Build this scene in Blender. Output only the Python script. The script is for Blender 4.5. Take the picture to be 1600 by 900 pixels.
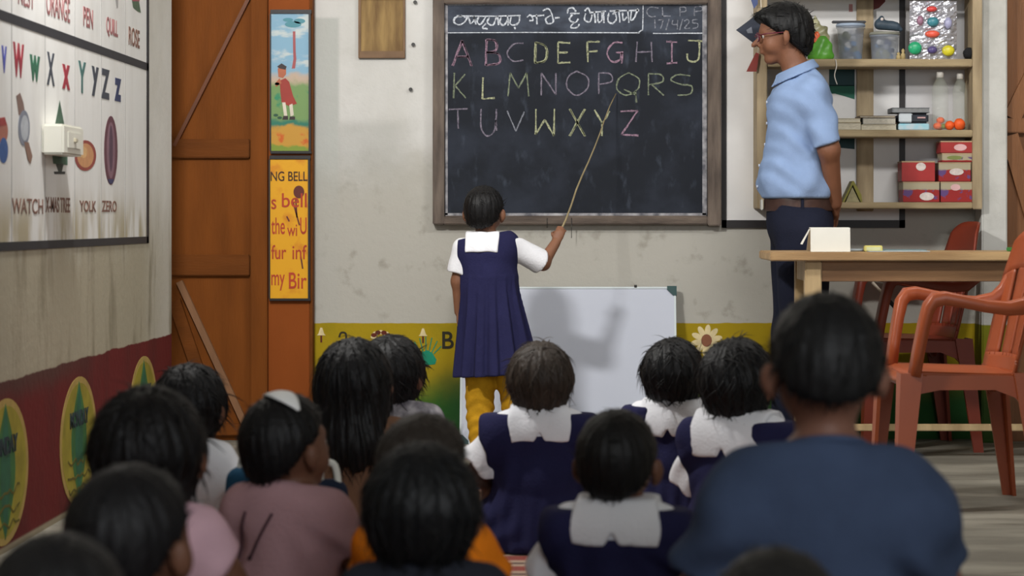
import bpy, bmesh, math, random
import numpy as np
from mathutils import Vector, Matrix, Euler

for o in list(bpy.data.objects):
    bpy.data.objects.remove(o, do_unlink=True)
SC = bpy.context.scene
COL = SC.collection
PI = math.pi
random.seed(7)

# ------------------------------------------------------------------ camera, world, lights, exposure
FPX, VPX, VPY, HCAM = 3600.0, 901.0, 343.0, 0.90          # focal length in pixels, vanishing point, eye height
cam = bpy.data.cameras.new('camera')
cam.sensor_width = 36.0
cam.lens = 36.0 * FPX / 1600.0
cam.shift_x = (800.0 - VPX) / 1600.0
cam.shift_y = (VPY - 450.0) / 1600.0
cam.clip_start = 0.05
cam.dof.use_dof = True
cam.dof.focus_distance = 8.8
cam.dof.aperture_fstop = 5.0
camo = bpy.data.objects.new('camera', cam)
COL.objects.link(camo)
camo.location = (0, 0, HCAM)
camo.rotation_euler = (PI / 2, 0, 0)
SC.camera = camo

vs = SC.view_settings
vs.view_transform = 'Standard'
vs.look = 'None'
vs.gamma = 1.0
vs.use_curve_mapping = False
vs.exposure = 0.27
SC.cycles.use_denoising = True
SC.cycles.max_bounces = 6
SC.cycles.sample_clamp_indirect = 6.0

wd = bpy.data.worlds.new('world')
SC.world = wd
wd.use_nodes = True
wd.node_tree.nodes['Background'].inputs[0].default_value = (0.93, 0.96, 1.0, 1)
wd.node_tree.nodes['Background'].inputs[1].default_value = 0.42

def area_light(name, loc, target, size, size_y, power, color):
    l = bpy.data.lights.new(name, 'AREA')
    l.shape = 'RECTANGLE'
    l.size, l.size_y, l.energy, l.color = size, size_y, power, color
    o = bpy.data.objects.new(name, l)
    COL.objects.link(o)
    o.location = loc
    o.rotation_euler = (Vector(target) - Vector(loc)).to_track_quat('-Z', 'Y').to_euler()
    return o
# tube lamps of the room (above the frame): one over the class, towards the left wall, one over the table
area_light('tube_light_left', (-1.25, 6.2, 2.55), (0.1, 9.3, 0.9), 0.30, 0.16, 66, (1.0, 0.99, 0.97))
area_light('tube_light_right', (1.5, 6.9, 2.75), (1.0, 9.3, 0.9), 1.2, 0.18, 30, (1.0, 0.99, 0.97))
area_light('rear_fill_light', (1.5, -1.2, 2.2), (0.2, 5.0, 0.6), 2.2, 1.6, 85, (0.92, 0.96, 1.0))  # added fill from behind the camera for the children's backs; no doorway there

# ------------------------------------------------------------------ small helpers
def P(px, py, Y):
    """point at distance Y that the photograph shows at pixel (px, py)"""
    return Vector(((px - VPX) * Y / FPX, Y, HCAM - (py - VPY) * Y / FPX))

MATS = {}
def lin(c):
    return tuple(((v / 255.0) / 12.92 if v / 255.0 <= 0.04045 else ((v / 255.0 + 0.055) / 1.055) ** 2.4) for v in c)

def mat(name, rgb, rough=0.7, var=0.12, scale=12.0, bump=0.0, bscale=60.0, stretch=(1, 1, 1), spec=0.35, metal=0.0,
        var2=None, detail=4.0):
    """rgb = sRGB 0-255 albedo; noise variation of the colour and noise bump, in object coordinates"""
    if name in MATS:
        return MATS[name]
    m = bpy.data.materials.new(name)
    m.use_nodes = True
    nt = m.node_tree
    b = nt.nodes['Principled BSDF']
    b.inputs['Roughness'].default_value = rough
    b.inputs['Specular IOR Level'].default_value = spec
    b.inputs['Metallic'].default_value = metal
    c = lin(rgb)
    tc = nt.nodes.new('ShaderNodeTexCoord')
    mp = nt.nodes.new('ShaderNodeMapping')
    mp.inputs['Scale'].default_value = stretch
    nt.links.new(tc.outputs['Object'], mp.inputs['Vector'])
    n = nt.nodes.new('ShaderNodeTexNoise')
    n.inputs['Scale'].default_value = scale
    n.inputs['Detail'].default_value = detail
    nt.links.new(mp.outputs['Vector'], n.inputs['Vector'])
    r = nt.nodes.new('ShaderNodeValToRGB')
    r.color_ramp.elements[0].position = 0.3
    r.color_ramp.elements[1].position = 0.7
    lo = tuple(v * (1 - var) for v in c) if var2 is None else lin(var2)
    hi = tuple(min(1, v * (1 + var)) for v in c)
    r.color_ramp.elements[0].color = (*lo, 1)
    r.color_ramp.elements[1].color = (*hi, 1)
    nt.links.new(n.outputs['Fac'], r.inputs['Fac'])
    nt.links.new(r.outputs['Color'], b.inputs['Base Color'])
    if bump > 0:
        n2 = nt.nodes.new('ShaderNodeTexNoise')
        n2.inputs['Scale'].default_value = bscale
        n2.inputs['Detail'].default_value = 3.0
        nt.links.new(mp.outputs['Vector'], n2.inputs['Vector'])
        bp = nt.nodes.new('ShaderNodeBump')
        bp.inputs['Strength'].default_value = bump
        bp.inputs['Distance'].default_value = 0.01
        nt.links.new(n2.outputs['Fac'], bp.inputs['Height'])
        nt.links.new(bp.outputs['Normal'], b.inputs['Normal'])
    MATS[name] = m
    return m

def glass_mat(name, rgb, alpha=0.35, rough=0.12):
    if name in MATS:
        return MATS[name]
    m = bpy.data.materials.new(name)
    m.use_nodes = True
    b = m.node_tree.nodes['Principled BSDF']
    b.inputs['Base Color'].default_value = (*lin(rgb), 1)
    b.inputs['Roughness'].default_value = rough
    b.inputs['Alpha'].default_value = alpha
    MATS[name] = m
    return m

def link(name, me, m=None, parent=None, loc=None, rot=None, smooth=False):
    o = bpy.data.objects.new(name, me)
    COL.objects.link(o)
    if m is not None:
        for mm in (m if isinstance(m, (list, tuple)) else [m]):
            me.materials.append(mm)
    if parent is not None:
        o.parent = parent
    if loc is not None:
        o.location = loc
    if rot is not None:
        o.rotation_euler = rot
    if smooth:
        me.polygons.foreach_set('use_smooth', [True] * len(me.polygons))
    return o

def tag(o, label, cat, group=None, kind=None):
    o['label'] = label
    o['category'] = cat
    if group:
        o['group'] = group
    if kind:
        o['kind'] = kind
    return o

def thing(name, label, cat, loc=(0, 0, 0), rotz=0.0, group=None):
    o = bpy.data.objects.new(name, None)
    o.empty_display_size = 0.05
    COL.objects.link(o)
    o.location = loc
    o.rotation_euler = (0, 0, rotz)
    return tag(o, label, cat, group)

def struct(name, me_or_bm, m, parent=None):
    o = obj(name, me_or_bm, m, parent)
    if parent is None:
        o['kind'] = 'structure'
    return o

def obj(name, bm, m, parent=None, loc=None, rot=None, smooth=False):
    me = bpy.data.meshes.new(name)
    bmesh.ops.recalc_face_normals(bm, faces=bm.faces[:])
    bm.to_mesh(me)
    bm.free()
    return link(name, me, m, parent, loc, rot, smooth)

def nb():
    return bmesh.new()

def box(bm, x0, x1, y0, y1, z0, z1, bev=0.0, mi=0, M=None, seg=2):
    vs_ = [bm.verts.new((x, y, z)) for x in (x0, x1) for y in (y0, y1) for z in (z0, z1)]
    idx = ((0, 1, 3, 2), (4, 6, 7, 5), (0, 4, 5, 1), (2, 3, 7, 6), (0, 2, 6, 4), (1, 5, 7, 3))
    fs = [bm.faces.new([vs_[i] for i in f]) for f in idx]
    for f in fs:
        f.material_index = mi
    if M is not None:
        bmesh.ops.transform(bm, matrix=M, verts=vs_)
    if bev > 0:
        es = list({e for f in fs for e in f.edges})
        bmesh.ops.bevel(bm, geom=es, offset=bev, segments=seg, affect='EDGES', clamp_overlap=True)

def prism(bm, pts, axis, a, b, mi=0):
    """closed outline pts (2-D) pushed from a to b along axis ('x': pts are (y,z); 'y': (x,z); 'z': (x,y))"""
    def mk(p, t):
        return {'x': (t, p[0], p[1]), 'y': (p[0], t, p[1]), 'z': (p[0], p[1], t)}[axis]
    A = [bm.verts.new(mk(p, a)) for p in pts]
    B = [bm.verts.new(mk(p, b)) for p in pts]
    n = len(pts)
    fs = [bm.faces.new(A), bm.faces.new(list(reversed(B)))]
    for i in range(n):
        fs.append(bm.faces.new((A[i], B[i], B[(i + 1) % n], A[(i + 1) % n])))
    for f in fs:
        f.material_index = mi

def tube(bm, pts, radii, n=8, mi=0, cap=True, flat=None):
    pts = [Vector(p) for p in pts]
    if not isinstance(radii, (list, tuple)):
        radii = [radii] * len(pts)
    rings = []
    up = None
    for i, p in enumerate(pts):
        d = (pts[min(i + 1, len(pts) - 1)] - pts[max(i - 1, 0)]).normalized()
        if up is None:
            up = Vector((0, 0, 1)) if abs(d.z) < 0.9 else Vector((1, 0, 0))
        u = d.cross(up)
        if u.length < 1e-5:
            u = d.orthogonal()
        u.normalize()
        v = u.cross(d).normalized()
        up = v
        ring = []
        for k in range(n):
            a = 2 * PI * k / n
            q = p + (u * math.cos(a) + v * math.sin(a)) * radii[i]
            ring.append(bm.verts.new(q))
        rings.append(ring)
    for i in range(len(rings) - 1):
        for k in range(n):
            f = bm.faces.new((rings[i][k], rings[i][(k + 1) % n], rings[i + 1][(k + 1) % n], rings[i + 1][k]))
            f.material_index = mi
            f.smooth = True
    if cap:
        for r in (rings[0], list(reversed(rings[-1]))):
            f = bm.faces.new(r)
            f.material_index = mi

def lathe(bm, prof, n=24, c=(0, 0, 0), mi=0):
    """prof = [(r, z)...] turned about z"""
    rings = []
    for r, z in prof:
        rings.append([bm.verts.new((c[0] + r * math.cos(2 * PI * k / n), c[1] + r * math.sin(2 * PI * k / n), c[2] + z)) for k in range(n)])
    for i in range(len(rings) - 1):
        for k in range(n):
            f = bm.faces.new((rings[i][k], rings[i][(k + 1) % n], rings[i + 1][(k + 1) % n], rings[i + 1][k]))
            f.material_index = mi
            f.smooth = True
    bm.faces.new(list(reversed(rings[0]))).material_index = mi
    bm.faces.new(rings[-1]).material_index = mi

def ball(bm, c, r, mi=0, seg=16, rings=10):
    res = bmesh.ops.create_uvsphere(bm, u_segments=seg, v_segments=rings, radius=1.0,
                                    matrix=Matrix.Translation(c) @ Matrix.Diagonal((r[0], r[1], r[2], 1)) if not isinstance(r, (int, float))
                                    else Matrix.Translation(c) @ Matrix.Scale(r, 4))
    for v in res['verts']:
        for f in v.link_faces:
            f.material_index = mi
            f.smooth = True

WALL_BACK = Matrix(((1, 0, 0, 0), (0, 0, -1, 0), (0, 1, 0, 0), (0, 0, 0, 1)))      # text x -> +X, y -> +Z, out of wall -> -Y
WALL_LEFT = Matrix(((0, 0, 1, 0), (1, 0, 0, 0), (0, 1, 0, 0), (0, 0, 0, 1)))       # text x -> +Y, y -> +Z, out of wall -> +X
def text_mesh(name, s, m, parent, M, origin, width, height, bold=0.0, depth=0.0012):
    """lettering fitted into width x height, its lower left corner at origin, lying in the wall plane M"""
    cu = bpy.data.curves.new(name, 'FONT')
    cu.body = s
    cu.offset = bold
    cu.extrude = 0.01
    tmp = bpy.data.objects.new(name, cu)
    COL.objects.link(tmp)
    dg = bpy.context.evaluated_depsgraph_get()
    me = bpy.data.meshes.new_from_object(tmp.evaluated_get(dg))
    bpy.data.objects.remove(tmp, do_unlink=True)
    co = np.zeros(len(me.vertices) * 3)
    me.vertices.foreach_get('co', co)
    co = co.reshape(-1, 3)
    lo, hi = co.min(0), co.max(0)
    co[:, 0] = (co[:, 0] - lo[0]) / max(1e-6, hi[0] - lo[0]) * width
    co[:, 1] = (co[:, 1] - lo[1]) / max(1e-6, hi[1] - lo[1]) * height
    co[:, 2] = np.where(co[:, 2] > 0, depth, 0)
    R = np.array(M.to_3x3())
    co = co @ R.T + np.array(origin)
    me.vertices.foreach_set('co', co.ravel())
    me.update()
    return link(name, me, m, parent)

def ribbon(bm, pts, w, M, origin, sx=1.0, sy=1.0, depth=0.0012, mi=0, jit=0.0, rnd=random):
    """a flat stroke of width w along 2-D pts, drawn in wall plane M"""
    pts = [Vector((p[0] * sx, p[1] * sy)) for p in pts]
    L, R_ = [], []
    M3 = M.to_3x3()
    for i, p in enumerate(pts):
        d = pts[min(i + 1, len(pts) - 1)] - pts[max(i - 1, 0)]
        if d.length < 1e-9:
            d = Vector((1, 0))
        d.normalize()
        nn = Vector((-d.y, d.x)) * (w * 0.5 * (1 + jit * rnd.uniform(-1, 1)))
        for lst, q in ((L, p + nn), (R_, p - nn)):
            lst.append((bm.verts.new(M3 @ Vector((q.x, q.y, 0)) + Vector(origin)), bm.verts.new(M3 @ Vector((q.x, q.y, depth)) + Vector(origin))))
    for i in range(len(pts) - 1):
        for q in ((L[i][1], L[i + 1][1], R_[i + 1][1], R_[i][1]), (L[i][0], R_[i][0], R_[i + 1][0], L[i + 1][0]),
                  (L[i][0], L[i + 1][0], L[i + 1][1], L[i][1]), (R_[i][0], R_[i][1], R_[i + 1][1], R_[i + 1][0])):
            bm.faces.new(q).material_index = mi
    for k in (0, -1):
        bm.faces.new((L[k][0], L[k][1], R_[k][1], R_[k][0])).material_index = mi

def smooth_line(pts, n=5):
    """Catmull-Rom through pts"""
    out = []
    for i in range(len(pts) - 1):
        p0, p1, p2, p3 = pts[max(i - 1, 0)], pts[i], pts[i + 1], pts[min(i + 2, len(pts) - 1)]
        for k in range(n):
            t = k / n
            out.append(tuple(0.5 * (2 * b + (c - a) * t + (2 * a - 5 * b + 4 * c - d) * t * t + (3 * b - a - 3 * c + d) * t ** 3)
                             for a, b, c, d in zip(p0, p1, p2, p3)))
    out.append(tuple(pts[-1]))
    return out

def blob(bm, pts2, M, origin, depth=0.001, mi=0):
    """a flat painted patch with outline pts2 in wall plane M"""
    M3 = M.to_3x3()
    A = [bm.verts.new(M3 @ Vector((p[0], p[1], 0)) + Vector(origin)) for p in pts2]
    B = [bm.verts.new(M3 @ Vector((p[0], p[1], depth)) + Vector(origin)) for p in pts2]
    n = len(pts2)
    fs = [bm.faces.new(B), bm.faces.new(list(reversed(A)))]
    for i in range(n):
        fs.append(bm.faces.new((A[i], A[(i + 1) % n], B[(i + 1) % n], B[i])))
    for f in fs:
        f.material_index = mi

def ring2(cx, cy, rx, ry, n=28, a0=0.0):
    return [(cx + rx * math.cos(a0 + 2 * PI * k / n), cy + ry * math.sin(a0 + 2 * PI * k / n)) for k in range(n)]

# ------------------------------------------------------------------ implicit surfaces for bodies, hair and cloth
class Field:
    def __init__(s, lo, hi, h):
        s.h = h
        s.lo = np.array(lo, float)
        s.n = np.ceil((np.array(hi) - s.lo) / h).astype(int) + 1
        s.x = (s.lo[0] + h * np.arange(s.n[0]))[:, None, None]
        s.y = (s.lo[1] + h * np.arange(s.n[1]))[None, :, None]
        s.z = (s.lo[2] + h * np.arange(s.n[2]))[None, None, :]
        s.D = np.full(tuple(s.n), 0.5)
    def add(s, prims, k=0.02, infl=0.0, D=None):
        D = s.D if D is None else D
        for pr in prims:
            kk = pr.get('k', k)
            m = kk + infl + 0.045
            lo, hi = pr['lo'] - m, pr['hi'] + m
            i0 = np.clip(np.floor((lo - s.lo) / s.h).astype(int), 0, s.n)
            i1 = np.clip(np.ceil((hi - s.lo) / s.h).astype(int) + 1, 0, s.n)
            if (i1 <= i0).any():
                continue
            sl = tuple(slice(a, b) for a, b in zip(i0, i1))
            d = pr['f'](s.x[sl[0]], s.y[:, sl[1]], s.z[:, :, sl[2]]) - infl
            a = D[sl]
            hh = np.clip(0.5 + 0.5 * (a - d) / kk, 0, 1)
            D[sl] = a * (1 - hh) + d * hh - kk * hh * (1 - hh)
        return D
    def fresh(s, prims, k=0.02, infl=0.0):
        return s.add(prims, k, infl, np.full(tuple(s.n), 0.5))
    def mesh(s, D=None):
        D = s.D if D is None else D
        D = D.copy()
        for ax in range(3):                       # close the surface at the bounds
            sl = [slice(None)] * 3
            for e in (0, -1):
                sl[ax] = e
                D[tuple(sl)] = np.maximum(D[tuple(sl)], 0.001)
        S = D < 0
        c = [S[i:S.shape[0] - 1 + i, j:S.shape[1] - 1 + j, k:S.shape[2] - 1 + k] for i in (0, 1) for j in (0, 1) for k in (0, 1)]
        allc, anyc = c[0].copy(), c[0].copy()
        for q in c[1:]:
            allc &= q
            anyc |= q
        cells = np.argwhere(anyc & ~allc)
        ids = np.full(allc.shape, -1, int)
        ids[tuple(cells.T)] = np.arange(len(cells))
        acc = np.zeros((len(cells), 3))
        cnt = np.zeros(len(cells))
        cor = [np.array((i, j, k)) for i in (0, 1) for j in (0, 1) for k in (0, 1)]
        for a in range(8):
            for b in range(a + 1, 8):
                if np.abs(cor[a] - cor[b]).sum() != 1:
                    continue
                da = D[tuple((cells + cor[a]).T)]
                db = D[tuple((cells + cor[b]).T)]
                m = (da < 0) != (db < 0)
                t = np.where(m, da / np.where(np.abs(da - db) < 1e-12, 1, da - db), 0)
                p = cor[a] + t[:, None] * (cor[b] - cor[a])
                acc[m] += p[m]
                cnt[m] += 1
        V = s.lo + s.h * (cells + acc / cnt[:, None])
        quads = []
        for ax in range(3):
            sh = [slice(None)] * 3
            sh2 = [slice(None)] * 3
            sh[ax], sh2[ax] = slice(0, -1), slice(1, None)
            A, B = S[tuple(sh)], S[tuple(sh2)]
            u, v = (ax + 1) % 3, (ax + 2) % 3
            e = np.argwhere(A != B)
            e = e[(e[:, u] > 0) & (e[:, v] > 0) & (e[:, u] < S.shape[u] - 1) & (e[:, v] < S.shape[v] - 1)]
            du, dv = np.eye(3, dtype=int)[u], np.eye(3, dtype=int)[v]
            q = np.stack([ids[tuple((e - du - dv).T)], ids[tuple((e - dv).T)], ids[tuple(e.T)], ids[tuple((e - du).T)]], 1)
            flip = ~A[tuple(e.T)]
            q[flip] = q[flip][:, ::-1]
            quads.append(q)
        Q = np.concatenate(quads)
        Q = Q[(Q >= 0).all(1)]
        return V, Q

def cone(a, b, ra, rb, ax=None, f=1.0, k=None):
    a, b = np.array(a, float), np.array(b, float)
    r = max(ra, rb)
    lo, hi = np.minimum(a, b) - r, np.maximum(a, b) + r
    axn = None if ax is None else np.array(ax, float) / np.linalg.norm(ax)
    def fn(x, y, z):
        bb = b.copy()
        if axn is not None:
            t = ((x - a[0]) * axn[0] + (y - a[1]) * axn[1] + (z - a[2]) * axn[2]) * (f - 1)
            x, y, z = x + t * axn[0], y + t * axn[1], z + t * axn[2]
            bb = b + axn * ((b - a) @ axn) * (f - 1)
        ba = bb - a
        L2 = max(ba @ ba, 1e-12)
        h = np.clip(((x - a[0]) * ba[0] + (y - a[1]) * ba[1] + (z - a[2]) * ba[2]) / L2, 0, 1)
        d = np.sqrt((x - a[0] - ba[0] * h) ** 2 + (y - a[1] - ba[1] * h) ** 2 + (z - a[2] - ba[2] * h) ** 2) - (ra + (rb - ra) * h)
        return d / max(f, 1.0)
    pr = dict(lo=lo, hi=hi, f=fn)
    if f < 1:
        pr['lo'], pr['hi'] = lo - r * (1 / f - 1), hi + r * (1 / f - 1)
    if k:
        pr['k'] = k
    return pr

def ell(c, r, R=None, k=None):
    c, r = np.array(c, float), np.array(r, float)
    R = np.eye(3) if R is None else np.array(R, float)
    m = r.max()
    def fn(x, y, z):
        dx, dy, dz = x - c[0], y - c[1], z - c[2]
        q = [R[0, i] * dx + R[1, i] * dy + R[2, i] * dz for i in range(3)]
        k0 = np.sqrt(sum((q[i] / r[i]) ** 2 for i in range(3))) + 1e-9
        k1 = np.sqrt(sum((q[i] / r[i] ** 2) ** 2 for i in range(3))) + 1e-9
        return k0 * (k0 - 1) / k1
    pr = dict(lo=c - m, hi=c + m, f=fn)
    if k:
        pr['k'] = k
    return pr

def smax(a, b, k=0.006):
    h = np.clip(0.5 - 0.5 * (a - b) / k, 0, 1)
    return a * (1 - h) + b * h + k * h * (1 - h)

def folds(F, seed, amp, freq=40.0, stretch=(1.0, 1.0, 0.5)):
    rn = np.random.RandomState(seed)
    out = 0
    for i in range(6):
        d = rn.normal(size=3) * np.array(stretch)
        d = d / np.linalg.norm(d) * freq * rn.uniform(0.6, 1.7)
        out = out + np.sin(F.x * d[0] + F.y * d[1] + F.z * d[2] + rn.uniform(0, 6.3))
    return out * amp / 3.0

def to_mesh(name, V, Q, m, parent=None, smooth=True):
    me = bpy.data.meshes.new(name)
    me.vertices.add(len(V))
    me.vertices.foreach_set('co', np.ascontiguousarray(V, dtype=np.float32).ravel())
    me.loops.add(len(Q) * 4)
    me.loops.foreach_set('vertex_index', np.ascontiguousarray(Q, dtype=np.int32).ravel())
    me.polygons.add(len(Q))
    me.polygons.foreach_set('loop_start', np.arange(0, len(Q) * 4, 4, dtype=np.int32))
    me.update(calc_edges=True)
    me.validate()
    return link(name, me, m, parent, smooth=smooth)

def rotm(yaw=0, pitch=0, roll=0):
    return np.array((Euler((pitch, roll, yaw), 'XYZ')).to_matrix())

# ------------------------------------------------------------------ room shell
YW = 9.45                       # back wall
XL = -1.545                     # left wall
YE = 8.787                      # where the left wall ends, by the door
XR, ZC = 4.0, 3.05

class NT:
    """tiny node helper for the painted walls"""
    def __init__(s, name, rough=0.85):
        s.m = bpy.data.materials.new(name)
        s.m.use_nodes = True
        s.t = s.m.node_tree
        s.b = s.t.nodes['Principled BSDF']
        s.b.inputs['Roughness'].default_value = rough
        s.b.inputs['Specular IOR Level'].default_value = 0.25
        tc = s.t.nodes.new('ShaderNodeTexCoord')
        s.co = tc.outputs['Object']
        sp = s.t.nodes.new('ShaderNodeSeparateXYZ')
        s.t.links.new(s.co, sp.inputs[0])
        s.x, s.y, s.z = sp.outputs
    def val(s, sock, v):
        if isinstance(v, (int, float)):
            sock.default_value = v
        elif isinstance(v, tuple):
            sock.default_value = (*lin(v), 1)
        else:
            s.t.links.new(v, sock)
    def noise(s, scale, detail=4, stretch=(1, 1, 1), rough=0.55):
        mp = s.t.nodes.new('ShaderNodeMapping')
        mp.inputs['Scale'].default_value = stretch
        s.t.links.new(s.co, mp.inputs[0])
        n = s.t.nodes.new('ShaderNodeTexNoise')
        n.inputs['Scale'].default_value = scale
        n.inputs['Detail'].default_value = detail
        n.inputs['Roughness'].default_value = rough
        s.t.links.new(mp.outputs[0], n.inputs['Vector'])
        return n.outputs['Fac']
    def ramp(s, v, a, b, lo=0.0, hi=1.0):
        r = s.t.nodes.new('ShaderNodeMapRange')
        r.interpolation_type = 'SMOOTHSTEP'
        for i, q in enumerate((a, b, lo, hi)):
            r.inputs[i + 1].default_value = q
        s.t.links.new(v, r.inputs[0])
        return r.outputs[0]
    def math(s, op, a, b=0.0):
        n = s.t.nodes.new('ShaderNodeMath')
        n.operation = op
        s.val(n.inputs[0], a)
        s.val(n.inputs[1], b)
        return n.outputs[0]
    def mix(s, f, a, b):
        n = s.t.nodes.new('ShaderNodeMix')
        n.data_type = 'RGBA'
        s.val(n.inputs[0], f)
        s.val(n.inputs[6], a)
        s.val(n.inputs[7], b)
        return n.outputs[2]
    def done(s, col, bump=None, strength=0.3):
        s.t.links.new(col, s.b.inputs['Base Color'])
        if bump is not None:
            bp = s.t.nodes.new('ShaderNodeBump')
            bp.inputs['Strength'].default_value = strength
            bp.inputs['Distance'].default_value = 0.01
            s.t.links.new(bump, bp.inputs['Height'])
            s.t.links.new(bp.outputs[0], s.b.inputs['Normal'])
        return s.m

def wall_back_material():
    n = NT('painted_back_wall')
    big, mid, fine = n.noise(1.6, 5), n.noise(6, 5), n.noise(40, 3)
    c = n.mix(n.ramp(big, 0.35, 0.7), (208, 206, 202), (190, 188, 182))
    # darker, greyer plaster below about a metre, with its ragged upper edge
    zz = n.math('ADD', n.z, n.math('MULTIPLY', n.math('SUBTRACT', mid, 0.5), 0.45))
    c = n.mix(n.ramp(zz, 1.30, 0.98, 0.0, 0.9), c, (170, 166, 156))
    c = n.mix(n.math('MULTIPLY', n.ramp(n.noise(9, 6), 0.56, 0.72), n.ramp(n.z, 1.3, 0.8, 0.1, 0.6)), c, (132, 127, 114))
    # the greyer repainted patch beside the door
    patch = n.math('MULTIPLY', n.math('MULTIPLY', n.ramp(n.x, -1.09, -1.075), n.ramp(n.x, -0.965, -0.985)), n.ramp(n.z, 1.735, 1.72))
    c = n.mix(n.math('MULTIPLY', patch, n.ramp(n.z, 0.9, 1.2, 0.15, 0.75)), c, (168, 170, 164))
    patch2 = n.math('MULTIPLY', n.math('MULTIPLY', n.ramp(n.x, -0.985, -0.97), n.ramp(n.x, -0.62, -0.78)), n.math('MULTIPLY', n.ramp(n.z, 1.33, 1.27), n.ramp(n.z, 0.95, 1.18)))
    c = n.mix(n.math('MULTIPLY', patch2, 0.55), c, (165, 164, 158))
    # mural band: yellow above running into green
    zb = n.math('ADD', n.z, n.math('MULTIPLY', n.math('SUBTRACT', mid, 0.5), 0.10))
    mur = n.mix(n.ramp(zb, 0.30, 0.12), (158, 134, 18), (44, 92, 32))
    mur = n.mix(n.ramp(mid, 0.5, 0.75, 0, 0.35), mur, (112, 112, 16))
    mur = n.mix(n.math('MULTIPLY', n.ramp(n.x, -0.62, -0.48), n.ramp(zb, 0.36, 0.2, 0, 0.7)), mur, (30, 68, 34))
    edge = n.math('ADD', n.z, n.math('MULTIPLY', n.math('SUBTRACT', n.noise(14, 2), 0.5), 0.008))
    c = n.mix(n.ramp(edge, 0.4765, 0.4735), c, mur)
    return n.done(c, n.math('ADD', mid, n.math('MULTIPLY', fine, 0.5)), 0.35)

def wall_left_material():
    n = NT('painted_left_wall')
    big, mid, fine = n.noise(1.4, 5), n.noise(6, 5, (1, 1, 0.4)), n.noise(40, 3)
    c = n.mix(n.ramp(big, 0.35, 0.7), (214, 212, 206), (196, 193, 184))
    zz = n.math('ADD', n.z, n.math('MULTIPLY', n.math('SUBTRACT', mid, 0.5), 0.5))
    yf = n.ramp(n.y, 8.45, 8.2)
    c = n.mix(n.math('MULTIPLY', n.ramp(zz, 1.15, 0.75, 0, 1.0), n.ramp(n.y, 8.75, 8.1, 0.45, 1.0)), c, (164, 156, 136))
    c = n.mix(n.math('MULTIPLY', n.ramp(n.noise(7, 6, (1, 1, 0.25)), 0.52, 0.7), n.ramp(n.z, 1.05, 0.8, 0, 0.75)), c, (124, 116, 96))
    edge = n.math('ADD', n.z, n.math('MULTIPLY', n.math('SUBTRACT', n.noise(5, 3), 0.5), 0.03))
    red = n.mix(n.ramp(mid, 0.4, 0.75), (100, 24, 24), (84, 26, 24))
    red = n.mix(n.math('MULTIPLY', n.ramp(edge, 0.38, 0.46), n.ramp(n.y, 7.6, 6.8, 0, 0.75)), red, (76, 54, 48))
    c = n.mix(n.ramp(edge, 0.468, 0.462), c, red)
    c = n.mix(n.ramp(n.z, 0.022, 0.012), c, (150, 138, 116))
    return n.done(c, n.math('ADD', mid, n.math('MULTIPLY', fine, 0.5)), 0.3)

def floor_material():
    n = NT('worn_cement_floor', 0.6)
    c = n.mix(n.ramp(n.noise(2.5, 6, (0.5, 1.6, 1)), 0.38, 0.68), (112, 108, 98), (150, 145, 132))
    c = n.mix(n.ramp(n.noise(11, 5, (0.3, 2.2, 1)), 0.52, 0.72, 0, 0.7), c, (84, 78, 68))
    return n.done(c, n.noise(30, 4), 0.2)

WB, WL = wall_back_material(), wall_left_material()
plain = mat('plain_plaster', (188, 184, 176), 0.9, 0.06, 3, 0.2, 30)
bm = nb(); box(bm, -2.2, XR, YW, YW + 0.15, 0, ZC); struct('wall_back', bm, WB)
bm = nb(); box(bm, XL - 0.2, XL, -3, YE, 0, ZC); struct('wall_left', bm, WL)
bm = nb(); box(bm, -2.2, -2.0, YE, YW, 0, ZC); struct('wall_left_recess', bm, plain)
bm = nb(); box(bm, XR, XR + 0.15, -3, YW, 0, ZC); struct('wall_right', bm, plain)
bm = nb(); box(bm, -2.2, XR, -3, YW, -0.1, 0); struct('floor', bm, floor_material())
bm = nb(); box(bm, -2.2, XR, -3, YW, ZC, ZC + 0.1); struct('ceiling', bm, mat('ceiling_whitewash', (205, 203, 196), 0.9, 0.05, 3))
# white pillar between the shelf and the right-hand door; its foot carries the painted band
def pillar_material():
    n = NT('pillar_paint')
    c = n.mix(n.ramp(n.noise(4, 5), 0.4, 0.7), (205, 204, 198), (182, 181, 174))
    c = n.mix(n.ramp(n.z, 0.478, 0.472), c, n.mix(n.ramp(n.z, 0.35, 0.15), (128, 128, 30), (50, 74, 30)))
    return n.done(c, n.noise(20, 4), 0.3)
bm = nb(); box(bm, 1.632, 1.735, 9.28, YW, 0, ZC, 0.006); struct('trim_1', bm, pillar_material())

# ------------------------------------------------------------------ doors
brown = mat('brown_door_paint', (113, 62, 20), 0.65, 0.14, 5, 0.15, 40, (3, 3, 0.5), spec=.1)
brown2 = mat('brown_door_ledge', (102, 56, 19), 0.65, 0.16, 6, 0.15, 40, (0.6, 3, 3), spec=.1)
brown_pale = mat('bare_wood_brace', (126, 88, 58), 0.6, 0.15, 6, 0.1, 40, (3, 3, 0.5))
orange_paint = mat('orange_brown_paint', (132, 68, 26), 0.65, 0.10, 4, 0.1, 40, (1, 1, 0.5), spec=.1)
d1 = thing('door_1', 'brown ledged and braced wooden door at the left end of the back wall', 'door')
d1['kind'] = 'structure'
yd = YW - 0.06
def pxX(px, Y): return (px - VPX) * Y / FPX
def pxZ(py, Y): return HCAM - (py - VPY) * Y / FPX
xa, xb = -1.80, pxX(419, yd)
bm = nb()
nx = 1
for i in range(nx):
    w = (xb - xa) / nx
    box(bm, xa + i * w + 0.0012, xa + (i + 1) * w - 0.0012, yd, YW - 0.002, 0.0, 2.3, 0.003)
obj('door_boards', bm, brown, d1)
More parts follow.
